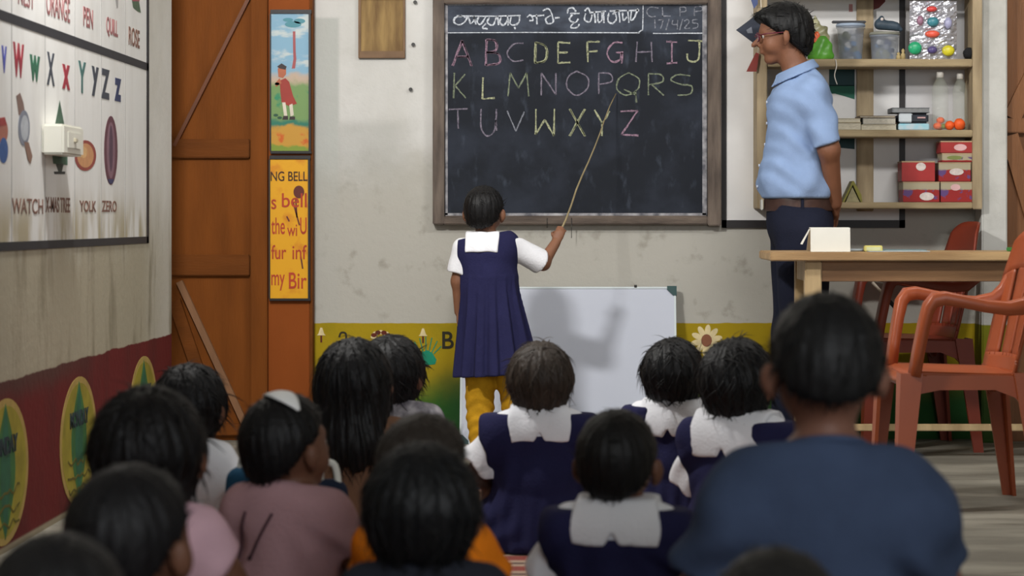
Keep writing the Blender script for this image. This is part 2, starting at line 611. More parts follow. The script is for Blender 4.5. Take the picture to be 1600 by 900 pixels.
def ledge(z0, z1, x0=xa, x1=pxX(391, yd), y=yd - 0.022):
    bm = nb(); box(bm, x0, x1, y, yd, z0, z1, 0.004)
    o = obj('ledge', bm, brown2, d1)
ledge(pxZ(247, yd - .02), pxZ(217, yd - .02))
ledge(pxZ(431, yd - .02), pxZ(398, yd - .02))
ledge(0.02, pxZ(662, yd - .02))
ledge(2.15, 2.25)
bm = nb(); box(bm, pxX(393, yd), xb, yd - 0.03, yd, 0, 2.3, 0.004); obj('stile', bm, brown, d1)
def brace(a, b, w, m):
    a, b = P(*a, yd - 0.02), P(*b, yd - 0.02)
    d = (b - a).normalized(); n_ = Vector((d.z, 0, -d.x)) * w / 2
    bm = nb(); prism(bm, [((a + n_).x, (a + n_).z), ((b + n_).x, (b + n_).z), ((b - n_).x, (b - n_).z), ((a - n_).x, (a - n_).z)], 'y', yd - 0.024, yd)
    obj('brace', bm, m, d1)
brace((272, 228), (392, -10), 0.014, mat('dark_brace', (98, 52, 22), 0.55, 0.15, 6))
brace((280, 440), (382, 662), 0.026, brown_pale)
brace((272, 470), (330, 640), 0.05, brown2)
# the plain orange-brown leaf beside it
x0, x1 = pxX(419.5, yd), pxX(489, yd)
d2 = thing('door_2', 'narrow plain orange-brown door leaf carrying two painted panels', 'door')
d2['kind'] = 'structure'
bm = nb(); box(bm, x0, x1 - 0.012, yd - 0.008, YW - 0.002, 0, 2.3, 0.003); obj('door_panel', bm, orange_paint, d2)
bm = nb(); box(bm, x1 - 0.012, x1, yd - 0.012, YW - 0.002, 0, 2.3, 0.002); obj('door_frame_edge', bm, brown2, d2)
# right-hand door behind the table
d3 = thing('door_3', 'brown plank door at the right end of the back wall', 'door')
d3['kind'] = 'structure'
yd3 = 9.34
brown3 = mat('right_door_wood', (124, 82, 50), 0.6, 0.18, 5, 0.2, 40, (4, 4, 0.5))
bm = nb()
for i in range(9):
    box(bm, 1.737 + i * 0.12, 1.855 + i * 0.12, yd3, YW - 0.002, 0.0 if i else 0.0, 2.5, 0.004)
obj('door_boards', bm, brown3, d3)
for z0, z1 in ((1.25, 1.31), (0.72, 0.80), (2.1, 2.2)):
    bm = nb(); box(bm, 1.737, 2.8, yd3 - 0.03, yd3, z0, z1, 0.004); obj('ledge', bm, brown3, d3)
for (a, b) in (((1.76, 1.31), (2.3, 2.4)), ((1.75, 1.24), (2.0, 0.4))):
    a, b = Vector((a[0], 0, a[1])), Vector((b[0], 0, b[1]))
    d = (b - a).normalized(); n_ = Vector((d.z, 0, -d.x)) * 0.035
    bm = nb(); prism(bm, [((a + n_).x, (a + n_).z), ((b + n_).x, (b + n_).z), ((b - n_).x, (b - n_).z), ((a - n_).x, (a - n_).z)], 'y', yd3 - 0.028, yd3)
    obj('brace', bm, brown3, d3)

# ------------------------------------------------------------------ painted panels on the orange leaf
black = mat('black_frame_paint', (34, 30, 30), 0.5, 0.15, 8)
yp = yd - 0.010
def poster_material(kind):
    n = NT('panel_picture_' + kind, 0.5)
    w = n.noise(9, 5, (1, 1, 2.5)); v = n.noise(16, 4)
    if kind == 'scene':
        zz = n.math('ADD', n.z, n.math('MULTIPLY', n.math('SUBTRACT', v, 0.5), 0.07))
        c = n.mix(n.ramp(w, 0.47, 0.62), (126, 164, 186), (186, 194, 192))
        c = n.mix(n.ramp(zz, 1.505, 1.475), c, (182, 160, 140))
        c = n.mix(n.ramp(zz, 1.475, 1.44), c, (112, 142, 86))
        c = n.mix(n.math('MULTIPLY', n.ramp(v, 0.52, 0.62), n.ramp(zz, 1.45, 1.42)), c, (52, 128, 92))
        c = n.mix(n.ramp(zz, 1.31, 1.29), c, (44, 112, 92))
        c = n.mix(n.ramp(zz, 1.285, 1.265), c, (186, 138, 52))
        c = n.mix(n.math('MULTIPLY', n.ramp(v, 0.55, 0.66), n.ramp(zz, 1.27, 1.25)), c, (190, 90, 30))
        c = n.mix(n.ramp(zz, 1.205, 1.19), c, (120, 140, 50))
    else:
        c = n.mix(n.ramp(v, 0.5, 0.75), (216, 156, 28), (200, 126, 26))
    return n.done(c)
def panel(name, label, x0, x1, y0, y1, f, pm):
    X0, X1, Z1, Z0 = pxX(x0, yp), pxX(x1, yp), pxZ(y0, yp), pxZ(y1, yp)
    t = thing(name, label, 'painted panel', (0, 0, 0))
    bm = nb()
    box(bm, X0, X1, yp - 0.014, yp, Z0, Z1)
    fr = obj('panel_board', bm, pm, t)
    bm = nb()
    tt = f
    box(bm, X0 - 0.003, X1 + tt, yp - 0.02, yp, Z1, Z1 + tt * 1.5, 0.001)
    box(bm, X0 - 0.003, X1 + tt, yp - 0.02, yp, Z0 - tt, Z0, 0.001)
    box(bm, X1, X1 + tt * 0.8, yp - 0.02, yp, Z0, Z1, 0.001)
    box(bm, X0 - 0.006, X0, yp - 0.02, yp, Z0, Z1, 0.001)
    obj('panel_frame', bm, black, t)
    return t, X0, X1, Z0, Z1
t, X0, X1, Z0, Z1 = panel('picture_panel', 'painted panel of a girl in a red dress on a green field under blue sky', 424.5, 483, 22, 236, 0.011, poster_material('scene'))
yo = yp - 0.0145
bm = nb()
O = (0, yo, 0)
def pz(px, py): q = P(px, py, yo); return (q.x, q.z)
blob(bm, [pz(*p) for p in ((437, 126), (446, 122), (452, 128), (458, 150), (464, 162), (452, 166), (440, 160), (438, 142))], WALL_BACK, O, 0.0006, 0)
blob(bm, [pz(*p) for p in ((434, 108), (437, 102), (443, 101), (447, 106), (447, 116), (442, 122), (435, 120))], WALL_BACK, O, 0.0008, 1)
blob(bm, [pz(*p) for p in ((433, 104), (440, 99), (448, 104), (446, 109), (437, 107))], WALL_BACK, O, 0.001, 2)
blob(bm, [pz(*p) for p in ((437, 122), (430, 130), (431, 136), (440, 130))], WALL_BACK, O, 0.0007, 1)
blob(bm, [pz(*p) for p in ((441, 160), (446, 160), (449, 182), (444, 182))], WALL_BACK, O, 0.0007, 3)
blob(bm, [pz(*p) for p in ((452, 164), (457, 162), (459, 180), (454, 182))], WALL_BACK, O, 0.0007, 3)
blob(bm, [pz(*p) for p in ((443, 181), (450, 181), (450, 187), (441, 187))], WALL_BACK, O, 0.0009, 2)
blob(bm, [pz(*p) for p in ((453, 182), (461, 182), (461, 187), (452, 187))], WALL_BACK, O, 0.0009, 2)
obj('painted_girl', bm, [mat('panel_red', (150, 42, 26), 0.5), mat('panel_skin', (168, 92, 58), 0.5), mat('panel_black', (44, 30, 26), 0.5), mat('panel_cream', (206, 196, 178), 0.5)], t)
bm = nb()
blob(bm, [pz(*p) for p in ((456, 107), (461, 107), (463, 92), (462, 80), (461.5, 49), (457.5, 49), (458, 80), (458.5, 92))], WALL_BACK, O, 0.0006)
obj('painted_palm_trunk', bm, mat('panel_trunk', (150, 70, 70), 0.5), t)
for cx, cy, rx, ry in ((458, 38, 13, 5), (468, 33, 9, 4), (450, 31, 8, 3)):
    a, b = pz(cx, cy), pz(cx + rx, cy - ry)
    bm = nb(); blob(bm, ring2(a[0], a[1], b[0] - a[0], b[1] - a[1], 14), WALL_BACK, O, 0.0007); obj('painted_palm_crown', bm, mat('panel_teal', (66, 128, 140), 0.5), t)
for cx, cy in ((431, 180), (437, 184), (433, 131)):
    a = pz(cx, cy)
    bm = nb(); blob(bm, ring2(a[0], a[1], 0.010, 0.006, 10), WALL_BACK, O, 0.0007); obj('painted_bush', bm, mat('panel_dark_green', (34, 76, 52), 0.5), t)
t, X0, X1, Z0, Z1 = panel('verse_panel', 'yellow painted panel of red handwritten verse with black heading, below the picture panel', 423, 482, 249, 466, 0.010, poster_material('verse'))
yo = yp - 0.0142
tk, tr = mat('panel_heading', (58, 30, 14), 0.6), mat('panel_red_ink', (168, 56, 30), 0.6)
q = P(423, 283, yo); text_mesh('heading', 'NG BELL', tk, t, WALL_BACK, q, (480 - 423) / 381, 15 / 381, 0.01)
for s_, y_, h_ in (('s bell', 324, 22), ('the wi U', 366, 26), ('fur  inf', 405, 22), ('my Bir', 451, 25)):
    for w_, fx, fw_ in {'s bell': (('s', 0, .14), ('bell', .3, .7)), 'the wi U': (('the', 0, .38), ('wi', .45, .28), ('U', .82, .18)), 'fur  inf': (('fur', 0, .42), ('inf', .6, .4)), 'my Bir': (('my', 0, .38), ('Bir', .5, .5))}[s_]:
        q = P(424 + 55 * fx, y_ + (3 if w_ in ('s', 'my', 'wi') else 0), yo); text_mesh('verse_word', w_, tr, t, WALL_BACK, q, 55 * fw_ / 381, h_ * (.7 if w_ in ('s', 'wi') else 1) / 381, 0.006)
bm = nb(); a = pz(467, 300); blob(bm, ring2(a[0], a[1], 0.022, 0.026, 18), WALL_BACK, (0, yo, 0), 0.0008); obj('bell_drawing', bm, mat('panel_bell', (96, 40, 30), 0.6), t)
for (a_, b_) in (((458, 316), (468, 352)), ((462, 310), (464, 340)), ((470, 400), (473, 420)), ((448, 338), (452, 346))):
    bm = nb(); a, b = pz(*a_), pz(*b_)
    ribbon(bm, [a, b], 0.006, WALL_BACK, (0, yo, 0), depth=0.0009); obj('bell_ribbon', bm, mat('panel_bell', (96, 40, 30), 0.6), t)

# ------------------------------------------------------------------ plywood plate and nails on the back wall
t = thing('wooden_wall_plate', 'old brown plywood plate fixed to the wall beside the blackboard', 'wall plate', (0, 0, 0))
ply = mat('old_plywood', (138, 112, 68), 0.7, 0.2, 9, 0.2, 50, (4, 4, 0.6), var2=(104, 78, 44))
yq = YW - 0.012
bm = nb(); box(bm, pxX(561, yq), pxX(632, yq), yq, YW, pxZ(91, yq), 1.86, 0.003); obj('plate', bm, ply, t)
bm = nb(); box(bm, pxX(561, yq), pxX(633, yq), yq - 0.008, YW, pxZ(91, yq), pxZ(80, yq), 0.002)
box(bm, pxX(560, yq), pxX(564, yq), yq - 0.006, YW, pxZ(91, yq), 1.86, 0.001)
box(bm, pxX(630, yq), pxX(633, yq), yq - 0.006, YW, pxZ(91, yq), 1.86, 0.001)
box(bm, pxX(561, yq), pxX(632, yq), yq - 0.007, YW, 1.80, 1.83, 0.002); obj('plate_edging', bm, mat('plate_edging', (118, 92, 68), 0.7, 0.2, 12), t)
for i, (px, py, lab) in enumerate(((649, 4, 'small dark nail in the white wall near the top of the wooden plate'), (642, 140, 'small dark nail in the white wall left of the letter K'), (646, 70, 'tiny nail in the white wall left of the letter A'))):
    q = P(px, py, YW)
    bm = nb(); tube(bm, [(q.x, YW + 0.002, q.z), (q.x, YW - 0.012, q.z)], 0.004, 10); tube(bm, [(q.x, YW - 0.012, q.z), (q.x, YW - 0.015, q.z)], 0.008, 12)
    tag(obj('nail', bm, mat('nail_iron', (48, 46, 44), 0.5)), lab, 'nail', 'nails in the back wall')

# ------------------------------------------------------------------ blackboard
t = thing('blackboard', 'black chalkboard in a weathered wooden frame with the alphabet in coloured chalk', 'blackboard')
YB = YW - 0.022
def slate_material():
    n = NT('chalkboard_slate', 0.75)
    sm, st = n.noise(5, 6, (1, 1, 1.0)), n.noise(14, 5, (1.6, 1, 0.7))
    c = n.mix(n.ramp(sm, 0.4, 0.72), (24, 28, 36), (40, 45, 56))
    c = n.mix(n.ramp(st, 0.55, 0.78, 0, 0.55), c, (70, 78, 92))
    top = n.math('MULTIPLY', n.ramp(n.z, 1.655, 1.675), n.ramp(n.noise(7, 5, (1, 1, 2)), 0.3, 0.62, 0.15, 0.6))
    c = n.mix(n.math('MULTIPLY', top, 0.6), c, (104, 112, 128))
    return n.done(c)
bm = nb(); box(bm, pxX(690, YB), pxX(1110, YB), YB, YW - 0.001, pxZ(342, YB), pxZ(2, YB)); obj('slate', bm, slate_material(), t)
fw = mat('weathered_frame_wood', (104, 92, 82), 0.75, 0.25, 7, 0.25, 50, (4, 4, 0.7), var2=(70, 60, 54))
fw2 = mat('weathered_frame_rail', (100, 88, 78), 0.75, 0.25, 7, 0.25, 50, (0.7, 4, 4), var2=(66, 56, 50))
yf = YW - 0.05
def rail(x0, x1, y0, y1, m):
    bm = nb(); box(bm, pxX(x0, yf), pxX(x1, yf), yf, YW - 0.001, pxZ(y1, yf), pxZ(y0, yf), 0.004)
    obj('frame_rail', bm, m, t)
rail(676, 694, -14, 351, fw)
rail(1106, 1127, -14, 353, fw)
rail(694, 1106, 337, 351, fw2)
rail(694, 1106, -14, 6, fw2)
bm = nb()
yo = YB - 0.0006
chalkdust = mat('chalk_dust', (150, 148, 150), 0.95, 0.4, 30, var2=(90, 90, 96))
box(bm, pxX(1098, yf), pxX(1105, yf), YB - 0.002, YB, pxZ(336, YB), pxZ(6, YB))
box(bm, pxX(695, yf), pxX(699, yf), YB - 0.002, YB, pxZ(336, YB), pxZ(6, YB))
box(bm, pxX(695, yf), pxX(1104, yf), YB - 0.002, YB, pxZ(337, YB), pxZ(333, YB))
obj('chalk_edge_line', bm, chalkdust, t)
# chalk strokes
CH = [mat('chalk_' + n_, c_, 0.95, 0.3, 160, var2=v_) for n_, c_, v_ in (
    ('white', (200, 204, 210), (134, 138, 146)), ('pink', (150, 120, 136), (88, 74, 86)), ('yellow', (162, 164, 130), (100, 102, 84)),
    ('lime', (124, 132, 108), (74, 80, 70)), ('mauve', (122, 114, 126), (72, 68, 80)), ('grey', (130, 132, 140), (84, 86, 94)))]
bm = nb()
rnd = random.Random(3)
M3I = WALL_BACK
def zp(zx, zy):                      # blackboard close-up coordinates to the wall plane
    q = P(680 + zx / 3.556, zy / 3.556, yo)
    return (q.x, q.z)
def stroke(pts, w=0.006, mi=0, sm=True):
    pts = [zp(*p) for p in pts]
    if sm and len(pts) > 2:
        pts = smooth_line(pts, 5)
    elif len(pts) == 2:
        pts = [tuple(pts[0][k] + (pts[1][k] - pts[0][k]) * i / 6 for k in (0, 1)) for i in range(7)]
    pts = [(p[0] + rnd.uniform(-1, 1) * 0.0006, p[1] + rnd.uniform(-1, 1) * 0.0006) for p in pts]
    ribbon(bm, pts, w, M3I, (0, yo, 0), depth=0.0008, mi=mi, jit=0.35, rnd=rnd)
ARC = lambda cx, cy, r, a0, a1, n=9, ry=None: [(cx + r * math.cos(math.radians(a0 + (a1 - a0) * i / n)), cy + (ry or r) * math.sin(math.radians(a0 + (a1 - a0) * i / n))) for i in range(n + 1)]
GL = {'A': [[(0, 0), (.5, 1)], [(.5, 1), (1, 0)], [(.2, .36), (.8, .36)]],
      'B': [[(0, 0), (.05, 1)], [(.05, 1), (.7, .95), (.75, .6), (.1, .5)], [(.1, .5), (.9, .45), (1, .1), (0, 0)]],
      'C': [[(1, .95), (.4, .9), (0, .45), (.35, .05), (1, .1)]],
      'D': [[(0, 0), (.05, 1)], [(.05, 1), (.8, .85), (1, .45), (.75, .1), (0, 0)]],
      'E': [[(0, 0), (0, 1)], [(0, 1), (1, .97)], [(0, .5), (.8, .52)], [(0, 0), (1, .03)]],
      'F': [[(.05, 0), (0, 1)], [(0, 1), (1, 1)], [(0, .5), (.8, .55)]],
      'G': [[(.95, .95), (.4, .95), (0, .5), (.3, .08), (.75, .15), (.9, .5)], [(.55, .5), (1, .5)], [(.95, .5), (.9, 0)]],
      'H': [[(0, 0), (.08, 1)], [(.95, 1), (1, 0)], [(.05, .48), (.95, .52)]],
      'I': [[(.5, 0), (.5, 1)], [(0, 1), (1, .98)], [(0, 0), (1, .03)]],
      'J': [[(.1, 1), (1, .97)], [(.75, 1), (.75, .25), (.5, .02), (.1, .1), (.05, .4)]],
      'K': [[(.1, 0), (.15, 1)], [(.95, .95), (.15, .45)], [(.2, .5), (1, 0)]],
      'L': [[(.05, 1), (0, .0)], [(0, 0), (1, .05)]],
      'M': [[(0, 0), (.1, 1)], [(.1, 1), (.5, .35)], [(.5, .35), (.9, 1)], [(.9, 1), (1, 0)]],
      'N': [[(.05, 0), (.05, 1)], [(.05, 1), (.95, .03)], [(.95, .03), (.95, 1)]],
      'O': [[(.45, 1), (.05, .75), (.02, .3), (.45, 0), (.95, .3), (.95, .75), (.45, 1)]],
      'P': [[(.1, 0), (.1, 1)], [(.1, 1), (.85, .95), (.95, .6), (.1, .45)]],
      'Q': [[(.5, 1), (.08, .8), (0, .45), (.4, .25), (.9, .45), (.95, .8), (.5, 1)], [(.3, .45), (.85, .25)], [(.8, .4), (.85, 0)]],
      'R': [[(.05, 0), (.05, 1)], [(.05, 1), (.85, .95), (.9, .62), (.1, .5)], [(.25, .5), (1, 0)]],
      'S': [[(.9, .95), (.3, 1), (0, .75), (.4, .55), (.95, .45), (.9, .08), (.3, 0)]],
      'T': [[(0, .97), (1, 1)], [(.48, .98), (.5, 0)]],
      'U': [[(.05, 1), (.05, .3), (.4, 0), (.8, .15), (.92, .6), (.95, 1)], [(.92, .6), (.95, .2)]],
      'V': [[(0, 1), (.5, 0)], [(.5, 0), (1, .95)]],
      'W': [[(.05, 1), (.05, .05)], [(.05, .05), (.5, .6)], [(.5, .6), (.95, 0)], [(.95, 0), (.97, 1)]],
      'X': [[(0, 1), (1, 0)], [(1, 1), (0, 0)]],
      'Y': [[(0, 1), (.5, .5)], [(1, .95), (.5, .45)], [(.5, .5), (.48, 0)]],
      'Z': [[(0, .97), (.95, 1)], [(.95, 1), (.05, .05)], [(.05, .05), (1, .02)]]}
LET = [('A', 95, 200, 225, 365, 1), ('B', 280, 355, 220, 362, 1), ('C', 400, 490, 235, 345, 4), ('D', 553, 620, 235, 350, 2), ('E', 683, 750, 235, 350, 2),
       ('F', 845, 915, 232, 345, 2), ('G', 955, 1045, 232, 352, 1), ('H', 1115, 1205, 232, 345, 4), ('I', 1285, 1345, 232, 352, 1), ('J', 1395, 1490, 225, 345, 2),
       ('K', 95, 170, 405, 545, 3), ('L', 262, 330, 430, 550, 2), ('M', 405, 520, 405, 535, 3), ('N', 585, 675, 405, 530, 4), ('O', 732, 852, 395, 530, 4),
       ('P', 900, 985, 405, 522, 4), ('Q', 1010, 1138, 405, 570, 3), ('R', 1180, 1270, 410, 530, 3), ('S', 1310, 1430, 415, 530, 3),
       ('T', 75, 180, 605, 715, 4), ('U', 250, 345, 605, 755, 4), ('V', 400, 495, 615, 730, 5), ('W', 553, 665, 605, 755, 2), ('X', 745, 830, 605, 755, 2),
       ('Y', 885, 970, 610, 755, 2), ('Z', 1030, 1130, 615, 755, 1)]
for ch, x0, x1, y0, y1, mi in LET:
    for s_ in GL[ch]:
        pts = [(x0 + (x1 - x0) * p[0], y1 - (y1 - y0) * p[1]) for p in s_]
        stroke(pts, 0.0068 if mi in (1, 2) else 0.0056, mi)
        if ch in 'ABDX':
            stroke([(p[0] + 5, p[1] + 2) for p in pts], 0.0045, mi)
for s_ in ([(55, 182), (500, 180), (1135, 182)], [(1155, 28), (1153, 165)], [(1210, 186), (1505, 184)], [(57, 30), (56, 182)], [(1153, 165), (1120, 186)], [(55, 27), (1500, 24)]):
    stroke(s_, 0.0042, 0, False)
BENG = [[(150, 88), (112, 98), (104, 122), (130, 138), (160, 126), (178, 100)], [(160, 95), (186, 100), (196, 130), (216, 112), (215, 90)], [(214, 90), (226, 136)],
        [(242, 95), (232, 120), (250, 136), (270, 112), (280, 95)], [(282, 130), (262, 155), (292, 160)], [(302, 95), (290, 125), (320, 140), (336, 106), (346, 90)], [(346, 88), (352, 140)],
        [(366, 95), (360, 125), (382, 140), (402, 110)], [(402, 85), (406, 142)], [(422, 95), (416, 130), (442, 140), (466, 120), (468, 88)], [(440, 150), (446, 160)], [(120, 88), (300, 90), (474, 86)],
        [(508, 96), (530, 84), (544, 112), (522, 114)], [(562, 80), (566, 136)], [(540, 90), (606, 84)], [(598, 60), (626, 48), (644, 70), (656, 120), (626, 132), (614, 106), (642, 86)], [(664, 100), (692, 97)],
        [(735, 75), (740, 50), (766, 44), (782, 66)], [(748, 76), (802, 74)], [(762, 80), (746, 110), (776, 126), (796, 104)], [(770, 126), (754, 152), (786, 154), (802, 134)],
        [(830, 62), (850, 45), (862, 76)], [(836, 75), (830, 110), (860, 122), (872, 80)], [(885, 62), (890, 128)], [(866, 70), (950, 62)], [(904, 75), (906, 122), (926, 110), (926, 64)], [(936, 64), (937, 128)],
        [(966, 70), (960, 116), (986, 130), (1006, 106), (1000, 70)], [(986, 80), (1018, 60), (1026, 126)], [(1040, 70), (1046, 112), (1066, 94)], [(1070, 55), (1076, 126)], [(1090, 62), (1086, 112), (1106, 100), (1126, 48)], [(970, 62), (1132, 57)]]
for s_ in BENG:
    stroke(s_, 0.0062, 0)
for s_ in ([(1240, 45), (1195, 40), (1175, 65), (1195, 92), (1225, 90)], [(1262, 40), (1264, 92)], [(1262, 90), (1308, 90)], [(1360, 40), (1360, 90)], [(1358, 42), (1388, 40), (1390, 62), (1360, 66)],
           [(1440, 38), (1440, 88)], [(1438, 40), (1478, 36), (1482, 58), (1442, 64)], [(1220, 110), (1222, 158)], [(1238, 112), (1268, 110)], [(1268, 110), (1252, 160)], [(1300, 105), (1282, 168)],
           [(1320, 112), (1318, 136), (1346, 136)], [(1346, 110), (1346, 162)], [(1376, 105), (1358, 168)], [(1384, 118), (1402, 108), (1410, 124), (1386, 156), (1416, 156)], [(1456, 108), (1430, 110)],
           [(1430, 110), (1430, 128)], [(1430, 128), (1458, 132), (1456, 152), (1428, 158)]):
    stroke(s_, 0.0042, 5, len(s_) > 2)
obj('chalk_lettering', bm, CH, t)
# small twigs of chalk residue hanging below the frame
for px in (855, 893):
    bm = nb(); a, b = P(px, 352, yf), P(px, 372 if px > 870 else 356, yf)
    tube(bm, [(a.x, yf - .002, a.z + .03), (a.x, yf - .002, b.z)], 0.0016, 6)
    obj('hanging_wire', bm, mat('nail_iron', (48, 46, 44), 0.5), t)

# ------------------------------------------------------------------ white wall chart in a black border, behind the shelf
t = thing('wall_chart', 'white painted chart panel with a thick black border behind the shelf', 'wall chart')
yc = YW - 0.008
cw = mat('chart_white', (214, 212, 210), 0.6, 0.05, 6)
bm = nb(); box(bm, pxX(1134, yc), pxX(1407, yc), yc, YW - 0.001, pxZ(346, yc), 1.95); obj('chart_panel', bm, cw, t)
bm = nb()
for a in ((1128, 1135, -30, 356), (1405, 1414, -30, 356), (1128, 1414, 344, 356)):
    box(bm, pxX(a[0], yc), pxX(a[1], yc), yc - 0.005, YW - 0.001, pxZ(a[3], yc), pxZ(a[2], yc))
obj('chart_border', bm, black, t)
for pts, nm, c_ in ((((1296, 107), (1336, 107), (1336, 134), (1296, 134)), 'chart_dark_teal', (26, 62, 66)),
                    (((1296, 133), (1336, 133), (1336, 155), (1320, 150), (1305, 146), (1296, 146)), 'chart_green', (24, 92, 72)),
                    (((1306, 216), (1336, 216), (1336, 233), (1306, 230)), 'chart_dark_teal', (26, 62, 66)),
                    (((1357, -20), (1384, -20), (1384, 2), (1374, 12), (1362, 16), (1357, 15)), 'chart_maroon', (104, 40, 34)),
                    (((1327, 6), (1333, 6), (1333, 18), (1327, 18)), 'chart_pink', (170, 120, 118))):
    bm = nb(); blob(bm, [pz(*p) for p in pts], WALL_BACK, (0, yc, 0), 0.001); obj('chart_picture', bm, mat(nm, c_, 0.6), t)
t2 = thing('plain_wall_chart', 'plain pale chart sheet on the wall behind the red boxes, right of the black border', 'wall chart')
bm = nb(); box(bm, pxX(1414, yc), pxX(1532, yc), yc, YW - 0.001, pxZ(300, yc), 1.95, 0.002); obj('chart_panel', bm, mat('chart_grey_white', (196, 194, 194), 0.6, 0.05, 6), t2)

# ------------------------------------------------------------------ mural pictures on the back wall's painted band
ym = YW - 0.0005
def pw(px, py): q = P(px, py, ym); return (q.x, q.z)
mur = [mat('mural_' + n_, c_, 0.8, 0.15, 30) for n_, c_ in (('black', (42, 38, 24)), ('teal', (20, 128, 98)), ('cream', (214, 196, 150)), ('maroon', (92, 34, 20)), ('orange', (204, 120, 30)), ('brown', (132, 84, 60)))]
mural_root = thing('wall_mural', 'yellow and green painted wall band with flowers and a black letter B', 'mural')
q = P(691, 545, ym); text_mesh('mural_letter', 'B', mur[0], mural_root, WALL_BACK, q, 18 / 381, 27 / 381, 0.012)
bm = nb(); ribbon(bm, smooth_line([pw(*p) for p in ((530, 527), (533, 520), (540, 521), (541, 530))], 4), 0.008, WALL_BACK, (0, ym, 0), depth=0.001)
obj('mural_letter', bm, mur[0], mural_root)
for px, py in ((502, 521), (661, 522)):
    bm = nb()
    blob(bm, [pw(px - 5, py + 2), pw(px + 5, py + 2), pw(px + 1.5, py - 9), pw(px - 1.5, py - 9)], WALL_BACK, (0, ym, 0), 0.001, 2)
    blob(bm, [pw(px - 1.4, py + 14), pw(px + 1.4, py + 14), pw(px + 1.4, py + 1), pw(px - 1.4, py + 1)], WALL_BACK, (0, ym, 0), 0.001, 3)
    blob(bm, [pw(px - 7, py + 3), pw(px + 7, py + 3), pw(px + 4, py), pw(px - 4, py)], WALL_BACK, (0, ym, 0), 0.0012, 2)
    obj('mural_torch', bm, mur, mural_root)
bm = nb()
for k in range(9):
    a = -0.1 + 3.3 * k / 8
    c = pw(595, 526)
    blob(bm, ring2(c[0] + 0.03 * math.cos(a), c[1] + 0.018 * math.sin(a), 0.012, 0.009, 10), WALL_BACK, (0, ym, 0), 0.001 + 0.0002 * (k % 2), 3 if k % 2 else 2)
obj('mural_flower', bm, mur, mural_root)
bm = nb()
c = pw(666, 568)
blob(bm, [pw(*p) for p in ((650, 570), (652, 558), (660, 550), (668, 547), (676, 552), (682, 562), (680, 569), (666, 571))], WALL_BACK, (0, ym, 0), 0.001, 1)
obj('mural_lotus', bm, mur, mural_root)
for k in range(7):
    bm = nb()
    a = 0.5 + 2.2 * k / 6
    ribbon(bm, [(c[0] + 0.035 * math.cos(a), c[1] + 0.03 + 0.02 * math.sin(a)), (c[0] + 0.07 * math.cos(a), c[1] + 0.035 + 0.075 * math.sin(a))], 0.004, WALL_BACK, (0, ym, 0), depth=0.0009, mi=1)
    obj('mural_ray', bm, mur, mural_root)
bm = nb()
c = pw(1104, 532)
for k in range(10):
    a = 2 * PI * k / 10 + 0.2
    u, v = Vector((math.cos(a), math.sin(a))), Vector((-math.sin(a), math.cos(a)))
    pts = []
    for i in range(12):
        b = 2 * PI * i / 12
        p = Vector(c) + u * (0.042 + 0.024 * math.cos(b)) + v * 0.012 * math.sin(b)
        pts.append((p.x, p.y))
    blob(bm, pts, WALL_BACK, (0, ym, 0), 0.0009 + 0.0001 * (k % 3), 2)
blob(bm, ring2(c[0], c[1], 0.022, 0.026, 16), WALL_BACK, (0, ym, 0), 0.0016, 5)
blob(bm, [pw(1100, 556), pw(1104, 556), pw(1106, 640), pw(1100, 640)], WALL_BACK, (0, ym, 0), 0.0006, 1)
obj('mural_daisy', bm, mur, mural_root)

# ------------------------------------------------------------------ leaning whiteboard
t = thing('whiteboard', 'white marker board leaning on the wall behind the standing girl', 'whiteboard')
Mt = Matrix.Translation((0, 9.24, 0.0)) @ Matrix.Rotation(-math.atan2(0.16, 0.63), 4, 'X')
wx0, wx1, wh = pxX(719, 9.3), pxX(1057, 9.34), 0.645
bm = nb(); box(bm, wx0 + .006, wx1 - .006, 0, 0.014, 0.006, wh - .006, M=Mt); obj('board_surface', bm, mat('whiteboard_enamel', (184, 188, 200), 0.32, 0.02, 3, spec=0.4), t)
bm = nb()
alu = mat('whiteboard_rim', (196, 204, 206), 0.4, 0.05, 6)
for a in ((wx0, wx0 + .008, 0, wh), (wx1 - .008, wx1, 0, wh), (wx0, wx1, 0, .008), (wx0, wx1, wh - .008, wh)):
    box(bm, a[0], a[1], -0.003, 0.017, a[2], a[3], 0.001, M=Mt)
obj('board_rim', bm, alu, t)
for cx, cz in ((wx0, 0), (wx1, 0), (wx0, wh), (wx1, wh)):
    bm = nb(); sx, sz = (1 if cx == wx0 else -1), (1 if cz == 0 else -1)
    a0, a1 = sorted((cx - sx * .003, cx + sx * .036)); b0, b1 = sorted((cz - sz * .003, cz + sz * .03))
    pts = [(cx - sx * .003, cz - sz * .003), (cx + sx * .036, cz - sz * .003), (cx + sx * .036, cz + sz * .012), (cx + sx * .012, cz + sz * .036), (cx - sx * .003, cz + sz * .036)]
    prism(bm, pts, 'y', -0.006, 0.02)
    bmesh.ops.transform(bm, matrix=Mt, verts=bm.verts)
    obj('corner_cap', bm, mat('dark_green_plastic', (28, 62, 62), 0.5), t)
bm = nb(); q = Mt @ Vector((pxX(994, 9.3), -0.001, wh - .002)); tube(bm, [q, q + Vector((0, 0, .01))], 0.006, 10); obj('hanging_lug', bm, mat('nail_iron', (48, 46, 44), 0.5), t)

